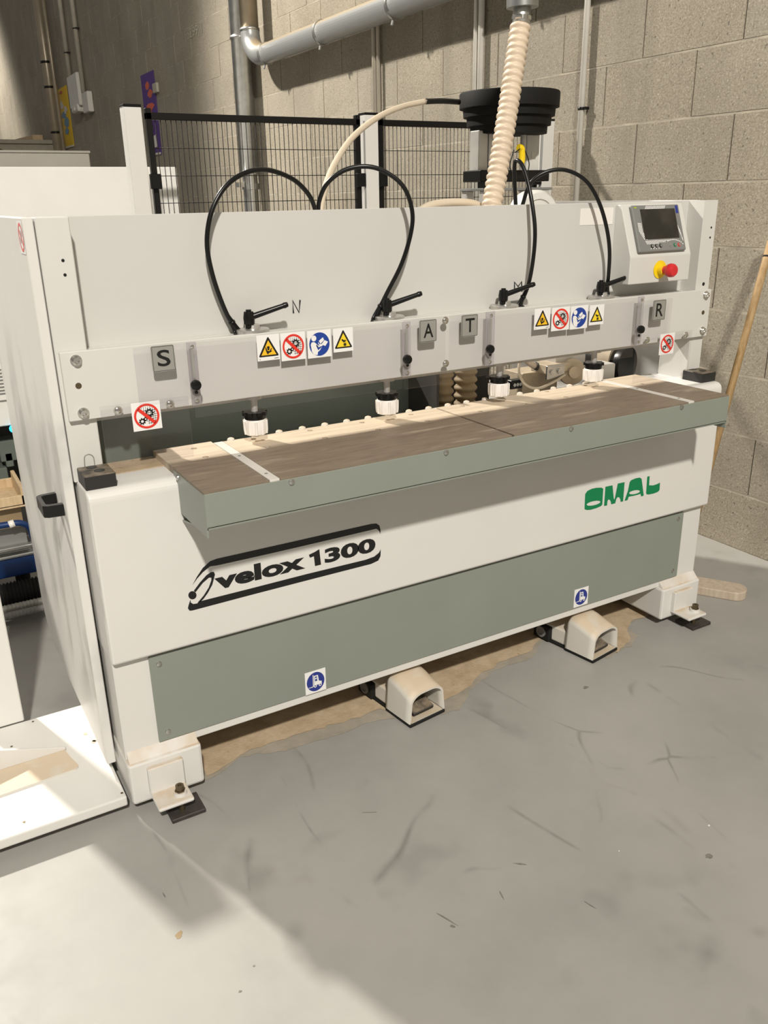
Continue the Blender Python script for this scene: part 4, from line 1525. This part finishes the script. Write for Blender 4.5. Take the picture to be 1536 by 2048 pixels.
b.box(-0.175, 0.17, -0.08, 0.08, 1.517, 1.527, bev=0.001)
b.done('shelf', 'bezel_grey', fd)
for lx in (-0.15, 0.14):
    for ly in (-0.06, 0.06):
        b = B()
        b.box(lx - 0.018, lx + 0.018, ly - 0.018, ly + 0.018, 0.0, 1.517, bev=0.002)
        b.done('leg', 'aluminium', fd)
b = B()
b.box(-0.145, -0.09, -0.05, 0.0, 1.527, 1.552)
b.done('spacer', 'ink', fd)
b = B()
q_ = up(1041, 310, 'y', 1.10) - BC
b.tube([(q_.x - 0.012, q_.y, q_.z + 0.026), (q_.x + 0.004, q_.y, q_.z + 0.022), (q_.x + 0.008, q_.y, q_.z - 0.01), (q_.x + 0.005, q_.y, q_.z - 0.03)], 0.013, n=12, sub=5)
b.done('yellow_valve', 'stop_yellow', fd, label='yellow valve handle')
b = B()
b.tube([up(1030, 305, 'y', 1.09) - BC, up(1046, 297, 'y', 1.09) - BC, up(1058, 325, 'y', 1.09) - BC, up(1054, 352, 'y', 1.09) - BC], 0.0022, n=6)
b.tube([up(1028, 300, 'y', 1.09) - BC, up(1020, 330, 'y', 1.09) - BC, up(1026, 352, 'y', 1.09) - BC], 0.0022, n=6)
b.done('signal_cable', 'black_plastic', fd)
# rounded grey tank behind the panel
q_ = up(1072, 412, 'y', 0.95)
b = B()
b.lathe([(0.092, 0), (0.092, 0.06), (0.082, 0.075), (0.06, 0.078), (0.058, 0.072), (0, 0.072)], (0, 0.05, 0), (-0.2, -1, 0.0), 36)
b.box(-0.04, 0.04, 0.03, 0.06, -0.625, -0.05)
bmesh.ops.translate(b.bm, verts=b.bm.verts, vec=(q_.x + 0.01, q_.y, 1.425))
mp(b, 'fan_housing', 'light_grey', None, 'round grey fan housing behind the panel')

# ------------------------------------------------------------------ feed tube from the feeder into the machine
b = B()
tp = [(up(640, 430, 'y', 0.50), ), ]
pts = [up(638, 440, 'y', 0.55), up(646, 390, 'y', 0.60), up(668, 330, 'y', 0.72), up(705, 275, 'y', 0.85), up(755, 235, 'y', 0.98), up(805, 213, 'y', 1.08), up(850, 203, 'y', 1.14)]
b.tube(pts, 0.0095, n=12, sub=8)
b.tube([pts[-1], up(885, 202, 'y', 1.16), up(918, 204, 'y', 1.18)], 0.0098, n=12, sub=6, mi=1)
tag(b.done('feed_tube', ['beige_tube', 'black_plastic']), 'cream feed tube arching from the black bowl over the panel', 'tube')
b = B()
b.tube([up(835, 425, 'y', 0.62), up(860, 411, 'y', 0.64), up(900, 405, 'y', 0.66), up(945, 407, 'y', 0.68), up(975, 420, 'y', 0.70)], 0.012, n=12, sub=8)
tag(b.done('drain_hose', 'beige_tube'), 'short cream hose just showing above the back panel', 'hose')

# ------------------------------------------------------------------ corrugated extraction hose
t = thing('extraction_hose', 'cream corrugated extraction hose hanging in front of the black bowl', 'hose', up(985, 405, 'y', 0.60))
LO = t.location.copy()
cl_ = [up(974, 470, 'y', 0.58), up(985, 405, 'y', 0.60), up(1003, 300, 'y', 0.63), up(1019, 200, 'y', 0.66), up(1034, 100, 'y', 0.69), up(1041, 52, 'y', 0.70)]
hp_ = []
for a, c_ in zip(cl_, cl_[1:]):
    n = max(2, int((c_ - a).length / 0.0035))
    for k in range(n):
        hp_.append(a.lerp(c_, k / n))
hp_.append(cl_[-1])
b = B()
b.tube(hp_, 0.03, n=20, sub=1, rfun=lambda L, i: 0.0295 + 0.0042 * (abs(math.sin(L * math.pi / 0.0215)) ** 0.7 * 2 - 1))
b.done('hose_body', 'beige_hose', t, mtx=Matrix.Translation(-LO))
b = B()
c0, c1 = up(1041, 55, 'y', 0.70), up(1045, 14, 'y', 0.70)
b.tube([c0, c1], 0.0285, n=20, sub=1)
b.done('cuff', 'zinc', t, mtx=Matrix.Translation(-LO))
b = B()
b.tube([c0.lerp(c1, 0.35), c0.lerp(c1, 0.55)], 0.031, n=20, sub=1)
q_ = c0.lerp(c1, 0.45)
b.cyl(q_ + Vector((-0.034, -0.014, 0)), q_ + Vector((-0.024, -0.03, 0)), 0.006, n=10)
b.done('hose_clip', 'chrome', t, mtx=Matrix.Translation(-LO))
b = B()
top = up(1047, -160, 'y', 0.70)
b.lathe([(0.050, 0), (0.050, (top - c1).length)], c1 + Vector((0, 0, -0.002)), top - c1, 28)
b.done('duct_drop', 'galvanised', t, mtx=Matrix.Translation(-LO))

# ------------------------------------------------------------------ ducts and pipes on the wall
XD = 2.44
DX = Vector((XD, 0, 0))
t = thing('extraction_duct', 'horizontal galvanised duct with an elbow running along the block wall', 'duct', (XD, 4.0, 2.5))
DL = Matrix.Translation(-t.location)
zc = 2.563
b = B()
b.tube([(XD, 5.16, zc), (XD, -2.5, zc)], 0.072, n=28, sub=1)
b.done('duct_run', 'dusty_duct', t, mtx=DL)
b = B()
b.tube([(XD, 5.15, zc), (XD, 5.27, zc + 0.006), (XD, 5.37, zc + 0.045), (XD, 5.44, zc + 0.115), (XD, 5.465, zc + 0.21)], 0.076, n=24, sub=4)
b.done('elbow', 'dusty_duct', t, mtx=DL)
b = B()
b.tube([(XD, 5.465, zc + 0.20), (XD, 5.465, 6.0)], 0.072, n=24, sub=1)
b.done('riser', 'brown_pipe', t, mtx=DL)
for y in (5.15, 4.17, 3.2, 2.2):
    b = B()
    b.tube([(XD, y - 0.008, zc), (XD, y + 0.008, zc)], 0.080, n=28, sub=1)
    b.cyl((XD - 0.02, y, zc - 0.074), (XD - 0.03, y, zc - 0.108), 0.008, n=8, mi=1)
    b.cyl((XD + 0.02, y, zc + 0.07), (WX - 0.006, y, zc + 0.075), 0.007, n=8)
    b.done('pipe_clip', ['zinc', 'bezel_grey'], t, mtx=DL)
b = B()
b.tube([(XD, 5.463, zc + 0.195), (XD, 5.465, zc + 0.215)], 0.08, n=24, sub=1)
b.done('pipe_clip', 'zinc', t, mtx=DL)

XP = 2.465
pv = up(493, 250, 'x', XP)
t = thing('drop_pipe', 'vertical galvanised drop pipe on the wall behind the fence', 'pipe', (XP, pv.y, 0.6))
DL = Matrix.Translation(-t.location)
b = B()
b.tube([(XP, pv.y, 1.72), (XP, pv.y, 6.0)], 0.082, n=24, sub=1)
b.done('pipe_run', 'galvanised', t, mtx=DL)
b = B()
b.tube([(XP, pv.y, 0.6), (XP, pv.y, 1.74)], 0.065, n=24, sub=1)
b.lathe([(0.085, 0), (0.085, 0.02)], (XP, pv.y, 1.70), n=24)
b.lathe([(0.075, 0), (0.075, 0.05)], (XP, pv.y, 1.58), n=24)
b.box(XP - 0.12, XP - 0.06, pv.y - 0.03, pv.y + 0.03, 1.60, 1.64)
b.done('blast_gate', 'zinc', t, mtx=DL)
b = B()
b.tube([(XP, pv.y, 2.74), (XP, pv.y, 2.765)], 0.090, n=24, sub=1)
b.done('pipe_clip', 'zinc', t, mtx=DL)


def conduit(label, u, v, r, mat, z0=0.4, z1=6.0, clips=(), off=0.025):
    p = up(u, v, 'x', WX - off)
    t = thing('conduit', label, 'conduit', (WX - off, p.y, z0), 'wall conduits')
    b = B()
    b.tube([(0, 0, 0), (0, 0, z1 - z0)], r, n=14, sub=1)
    b.done('conduit_run', mat, t)
    for z in clips:
        b = B()
        b.tube([(0, 0, z - z0 - 0.006), (0, 0, z - z0 + 0.006)], r * 1.25, n=14, sub=1)
        b.box(-r * 0.4, off - 0.006, -r * 2.2, -r * 0.9, z - z0 - 0.006, z - z0 + 0.006)
        b.done('clip', 'black_plastic', t)
    return p


conduit('pale plastic conduit on the bare wall, right of the bowl feeder', 1164, 200, 0.0145, 'pvc_white', clips=(1.88,))
conduit('left one of two pale conduits above the black bowl', 951, 90, 0.012, 'pvc_white')
conduit('right one of two pale conduits above the black bowl', 962, 90, 0.017, 'pvc_white')
conduit('thin grey conduit above the middle fence post, left of its twin', 749, 150, 0.016, 'pvc_grey')
conduit('thin grey conduit above the middle fence post, right of its twin', 757, 150, 0.012, 'pvc_grey')
conduit('grey conduit running down to the large junction box', 129, 75, 0.032, 'pvc_grey', clips=(3.55,), z0=3.24, off=0.045)
conduit('grey conduit running down to the small junction box', 155, 90, 0.032, 'pvc_grey', clips=(3.75,), z0=2.95, off=0.045)
p = up(103, 200, 'x', WX - 0.15)
t = thing('wall_pipe', 'thick brown pipe on the far wall left of the yellow poster', 'pipe', (WX - 0.15, p.y, 0.5))
b = B()
b.tube([(0, 0, 0), (0, 0, 6)], 0.075, n=20, sub=1)
b.done('pipe_run', 'brown_pipe', t)
for z in (3.55, 3.2, 2.55):
    b = B()
    b.tube([(0, 0, z - 0.515), (0, 0, z - 0.485)], 0.086, n=20, sub=1)
    b.done('pipe_clip', 'black_plastic', t)
b = B()
b.tube([(0.02, -0.33, 0), (0.02, -0.33, 6)], 0.03, n=12, sub=1)
b.done('side_conduit', 'brown_pipe', t)

# junction boxes
a0, a1 = up(134, 155, 'x', WX - 0.09), up(166, 208, 'x', WX - 0.09)
b = B()
b.box(WX - 0.10, WX - 0.004, a1.y + 0.17, a0.y, a1.z, a0.z, bev=0.01)
tag(b.done('junction_box', 'pvc_white'), 'large pale junction box beside the yellow poster', 'box')
a0, a1 = up(163, 188, 'x', WX - 0.06), up(181, 223, 'x', WX - 0.06)
b = B()
b.box(WX - 0.08, WX - 0.004, a1.y, a0.y - 0.06, a1.z, a0.z, bev=0.01)
tag(b.done('junction_box', 'pvc_white'), 'small pale junction box right of the large one', 'box')
a0, a1 = up(150, 212, 'x', WX - 0.06), up(165, 228, 'x', WX - 0.06)
b = B()
b.box(WX - 0.12, WX, a1.y, a0.y, a1.z + 0.03, a0.z, bev=0.03, seg=2)
b.box(WX - 0.13, WX - 0.12, (a0.y + a1.y) / 2 - 0.04, (a0.y + a1.y) / 2 + 0.04, a1.z + 0.06, a0.z - 0.04)
tag(b.done('wall_socket', 'pvc_white'), 'pale socket under the large junction box', 'socket')
a0, a1 = up(309, 168, 'x', WX), up(319, 184, 'x', WX)
b = B()
b.box(WX - 0.03, WX, a1.y, a0.y, a1.z, a0.z, bev=0.004)
tag(b.done('wall_box', 'pvc_grey'), 'tiny grey wall box right of the purple poster', 'box')


def poster(name, quad, mats, blobs, label):
    P_ = [up(u, v, 'x', WX - 0.006) for u, v in quad]          # TL TR BR BL
    ya = (P_[0].y + P_[3].y) / 2
    yb_ = (P_[1].y + P_[2].y) / 2
    zt_ = (P_[0].z + P_[1].z) / 2
    zb_ = (P_[2].z + P_[3].z) / 2
    b = B()
    b.box(0, 1, 0, 0.004, 0, 1)
    for lv, (mi, lp) in enumerate(blobs):
        b.flat([lp], -0.0006 * (lv + 1), mi)
    mt = Matrix(((0, 1, 0, WX - 0.008), (yb_ - ya, 0, 0, ya), (0, 0, zt_ - zb_, zb_), (0, 0, 0, 1)))
    o = b.done(name, mats, mtx=mt)
    for f in o.data.polygons:
        if f.normal.x > 0.5:
            f.flip()
    return tag(o, label, 'poster')


rnd = random.Random(3)


def blob(cx, cy, rx, ry, n=11):
    return [(cx + rx * math.cos(2 * math.pi * k / n) * rnd.uniform(0.65, 1.1), cy + ry * math.sin(2 * math.pi * k / n) * rnd.uniform(0.65, 1.1)) for k in range(n)]


poster('yellow_poster', [(113, 181), (133, 170), (148, 290), (131, 300)], ['poster_yellow', 'poster_white', 'poster_blue', 'poster_orange'],
       [(3, blob(0.4, 0.93, 0.2, 0.03)), (1, blob(0.3, 0.72, 0.18, 0.08)), (2, blob(0.4, 0.55, 0.25, 0.06)), (1, blob(0.65, 0.63, 0.18, 0.07)), (2, blob(0.6, 0.42, 0.28, 0.09)), (2, blob(0.5, 0.28, 0.2, 0.07)), (1, [(0, 0), (1, 0), (1, 0.03), (0, 0.03)])],
       'yellow poster with blue and white shapes on the far wall')
poster('purple_poster', [(279, 152), (306, 141), (324, 307), (300, 313)], ['poster_purple', 'poster_orange', 'poster_green', 'poster_white'],
       [(1, blob(0.45, 0.85, 0.18, 0.06)), (1, blob(0.6, 0.75, 0.2, 0.06)), (1, blob(0.55, 0.60, 0.32, 0.05)), (1, blob(0.4, 0.52, 0.28, 0.06)), (2, blob(0.45, 0.33, 0.16, 0.05)), (2, blob(0.5, 0.22, 0.16, 0.04)), (3, [(0.4, 0.08), (0.78, 0.10), (0.72, 0.25), (0.38, 0.21)]), (3, [(0, 0), (1, 0), (1, 0.025), (0, 0.025)])],
       'purple poster with orange and green shapes behind the fence')

# ------------------------------------------------------------------ machine at the left: base plate, column, bracket
t = thing('machine_stand', 'white steel stand with a wide base plate left of the boring machine', 'stand', (-0.6, 0.45, 0))
SL = Matrix.Translation((0.6, -0.45, 0))
b = B()
b.box(-1.5, -0.221, 0.192, 0.695, 0.032, 0.060, bev=0.004, seg=2)
b.done('base_plate', 'dusty_stand' if 'dusty_stand' in M else 'white_paint', t, mtx=SL)
b = B()
b.box(-1.45, -0.26, 0.36, 0.67, 0.0, 0.032)
b.done('plinth', 'dark_interior', t, mtx=SL)
b = B()
b.box(-0.505, -0.395, 0.695, 0.80, 0.06, 0.93, bev=0.003)
b.done('column', 'white_paint', t, mtx=SL)
k = 3.793
pq = lambda a, c_, z: up(a / k, 1180 + c_ / k, 'z', z)
b = B()
pa = [Vector((-0.95, 0.342, 0)), Vector((-0.312, 0.372, 0)), Vector((-0.304, 0.378, 0)), Vector((-0.303, 0.388, 0)), Vector((-0.315, 0.44, 0)), Vector((-0.325, 0.50, 0)), Vector((-0.95, 0.50, 0))]
b.prism([(p.x, p.y) for p in pa], 'xy', 0.059, 0.066)
b.done('pad_plate', 'dusty_hood', t, label='thin pad plate covered in sawdust', mtx=SL)
b = B()
b.prism([(-0.318, 0.066), (-0.318, 0.073), (-0.49, 0.128), (-0.85, 0.24), (-0.85, 0.066)], 'xz', 0.474, 0.484, bev=0.001)
b.done('rib', 'white_paint', t, mtx=SL)
for a, c_ in ((648, 1092), (715, 1145), (712, 1150)):
    p = pq(a, c_, 0.0602)
    b = B()
    ch_ = [(p.x + 0.008 * math.cos(q * 0.7) * random.uniform(0.5, 1.1), p.y + 0.007 * math.sin(q * 0.7) * random.uniform(0.5, 1.1)) for q in range(9)]
    b.prism(ch_, 'xy', 0.0595, 0.0612)
    b.done('paint_chip', 'beige_part', t, mtx=SL)
for a, c_ in ((636, 888), (925, 1540), (183, 1760), (88, 1187), (250, 998)):
    p = pq(a, c_, 0.0605)
    b = B()
    b.lathe([(0.0035, 0), (0.0035, 0.0006), (0, 0.0006)], p, n=10)
    b.done('screw_hole', 'bronze', t, mtx=SL)

# ------------------------------------------------------------------ machines in the background at the left
t = thing('white_enclosure', 'large white machine enclosure behind the fence at the left', 'machine', (-0.6, 2.4, 0))
SL = Matrix.Translation((0.6, -2.4, 0))
b = B()
b.box(-2.4, 0.702, 2.2, 2.9, 0.60, 1.640, bev=0.004)
hood_ = b.done('hood', 'enclosure_white', t, mtx=SL)
for i in range(7):
    p0, p1 = up(-12, 741 + i * 7, 'y', 2.199), up(4 + i * 1.5, 739 + i * 7, 'y', 2.199)
    b = B()
    b.box(p0.x, p1.x, 2.197, 2.202, p0.z - 0.003, p0.z + 0.003)
    b.done('vent_slot', 'bezel_grey', t, mtx=SL)
for i, (u, v) in enumerate(((17, 786), (20, 800))):
    p0, p1 = up(-20, v + 4, 'y', 2.199), up(u, v, 'y', 2.199)
    b = B()
    b.box(p0.x, p1.x, 2.197, 2.202, p1.z - 0.003, p1.z + 0.003)
    b.done('vent_slot', 'bezel_grey', t, mtx=SL)
b = B()
b.box(-2.4, 0.60, 2.45, 2.9, 0.0, 0.60)
b.done('lower_frame', 'dark_interior', t, mtx=SL)
p = up(26, 857, 'y', 2.19)
b = B()
b.lathe([(0.016, 0), (0.016, 0.01), (0.010, 0.016), (0, 0.018)], p, (0, -1, 0), 14)
b.done('indicator_light', 'cyan_led', t, mtx=SL)
b = B()
for u0, v0_, u1, v1_ in ((3, 880, 28, 925), (14, 905, 24, 935), (0, 935, 14, 960)):
    a0, a1 = up(u0, v1_, 'y', 2.3), up(u1, v0_, 'y', 2.3)
    b.box(a0.x, a1.x, 2.3, 2.4, a0.z, a1.z, bev=0.003)
b.done('mechanism', 'inner_green', t, mtx=SL)

t = thing('grey_cabinet', 'low grey cabinet top showing above the white enclosure', 'cabinet', (-0.5, 3.5, 0))
b = B()
b.box(-1.9, 1.06, -0.3, 0.5, 0.0, 1.742, bev=0.004)
b.done('cabinet_body', 'cabinet_grey', t)
b = B()
b.box(-1.905, 1.065, -0.305, 0.505, 1.742, 1.752)
b.done('cabinet_top', 'cabinet_grey', t)
e0_ = up(76, 274.5, 'x', 2.30)
zs_ = e0_.z - 0.06
b = B()
far_ = up(30, 287, 'z', zs_ + 0.05)
td = (far_ - Vector((2.30, e0_.y, zs_ + 0.05)))
tl = min(td.length, 4.2)
td.normalize()
rotm = Matrix.Translation((2.30, e0_.y, zs_ + 0.052)) @ td.to_track_quat('Y', 'Z').to_matrix().to_4x4()
b.box(-0.08, 0.08, 0.0, tl, -0.046, 0.046, bev=0.006, rot=rotm)
tag(b.done('timber_offcut', 'pale_wood'), 'long pale timber lying on the far wall shelf', 'timber')
t = thing('wall_shelf', 'grey shelf with triangular brackets on the far wall, carrying a timber', 'shelf', (2.3, e0_.y, 0))
SL = Matrix.Translation((-2.3, -e0_.y, 0))
b = B()
b.box(1.55, WX - 0.006, e0_.y - 0.35, e0_.y + 4.0, zs_ - 0.06, zs_, bev=0.004)
b.done('shelf_board', 'shelf_grey', t, mtx=SL)
for dy in (-0.3, 1.2, 2.8):
    b = B()
    b.prism([(WX - 0.006, zs_ - 0.06), (1.6, zs_ - 0.06), (1.6, zs_ - 0.12), (WX - 0.006, zs_ - 0.55)], 'xz', e0_.y + dy, e0_.y + dy + 0.04)
    b.done('bracket', 'shelf_grey', t, mtx=SL)

# crate, blue trolley and hoses seen between stand and side panel
YB = 1.62
a0, a1 = up(-40, 1010, 'y', YB), up(48, 975, 'y', YB)
b = B()
b.box(a0.x, a1.x, YB, YB + 0.015, a0.z - 0.03, a0.z + 0.01, bev=0.002)
b.box(a0.x, a1.x, YB + 0.25, YB + 0.265, a0.z - 0.03, a0.z + 0.01, bev=0.002)
b.box(a1.x - 0.015, a1.x, YB, YB + 0.26, a0.z - 0.03, a0.z + 0.04, bev=0.002)
b.box(a0.x, a1.x, YB, YB + 0.26, a0.z - 0.035, a0.z - 0.025)
zcrate = max(a0.z - 0.12, up(78, 1105, 'y', YB).z + 0.033)
b.box(a0.x, a1.x - 0.02, YB + 0.04, YB + 0.2, zcrate, a0.z - 0.035, mi=1)

tag(b.done('wooden_crate', ['pale_wood', 'brass_hose']), 'small wooden crate on the blue trolley', 'crate')
t = thing('blue_trolley', 'blue trolley with tube rails seen through the gap at the left', 'trolley', (-0.5, YB, 0))
SL = Matrix.Translation((0.5, -YB, 0))
a0, a1 = up(0, 1160, 'y', YB), up(78, 1105, 'y', YB)
xr = up(76, 1130, 'y', YB).x
b = B()
b.box(xr - 0.7, xr, YB, YB + 0.3, a0.z, a1.z, bev=0.006, seg=2)
b.done('body', 'blue_paint', t, mtx=SL)
b = B()
zt1 = up(60, 1080, 'y', YB).z
b.box(xr - 0.7, xr - 0.005, YB - 0.01, YB + 0.27, a1.z + 0.0, a1.z + 0.012, bev=0.003)
b.box(xr - 0.7, xr - 0.005, YB - 0.01, YB + 0.02, a1.z + 0.03, a1.z + 0.045, bev=0.003)
b.done('rail', 'zinc', t, mtx=SL)
b = B()
b.box(xr - 0.7, xr - 0.02, YB + 0.02, YB + 0.26, a1.z + 0.012, zcrate - 0.001)
b.done('tray', 'bezel_grey', t, mtx=SL)
b = B()
b.tube([up(-30, 1056, 'y', YB - 0.03), up(10, 1050, 'y', YB - 0.03), up(40, 1046, 'y', YB - 0.03), up(58, 1055, 'y', YB - 0.02), up(66, 1075, 'y', YB)], 0.012, n=10)
b.done('handle_tube', 'blue_paint', t, mtx=SL)
b = B()
p = up(22, 1048, 'y', YB - 0.03)
b.tube([p + Vector((-0.008, 0, -0.002)), p + Vector((0.012, 0, 0.002))], 0.0145, n=10, sub=1)
b.done('tape_band', 'white_plastic', t, mtx=SL)
for x_ in (xr - 0.05, xr - 0.6):
    for y_ in (YB + 0.04, YB + 0.25):
        b = B()
        b.cyl((x_, y_, 0.0), (x_, y_, a0.z + 0.01), 0.02, n=12)
        b.done('leg', 'black_matte', t, mtx=SL)
for v, r, mm, lab in ((1183, 0.046, 'black_matte', 'thick black corrugated hose under the blue trolley'), (1212, 0.016, 'label_grey', 'grey ribbed hose below the thick black one'), (1226, 0.014, 'bezel_grey', 'dark grey ribbed hose lowest on the floor')):
    yh = {1183: YB - 0.055, 1212: YB - 0.135, 1226: YB - 0.175}[v]
    c_ = up(40, v, 'y', yh)
    zz = max(c_.z, r + 0.002)
    b = B()
    n = 300
    pts = [Vector((c_.x - 0.6 + 0.75 * i / n, yh, zz)) for i in range(n + 1)]
    b.tube(pts, r, n=14, sub=1, rfun=lambda L, i, r=r: r * (0.92 + 0.08 * math.sin(L * 2 * math.pi / 0.013)))
    tag(b.done('ribbed_hose', mm), lab, 'hose', 'hoses under the trolley')
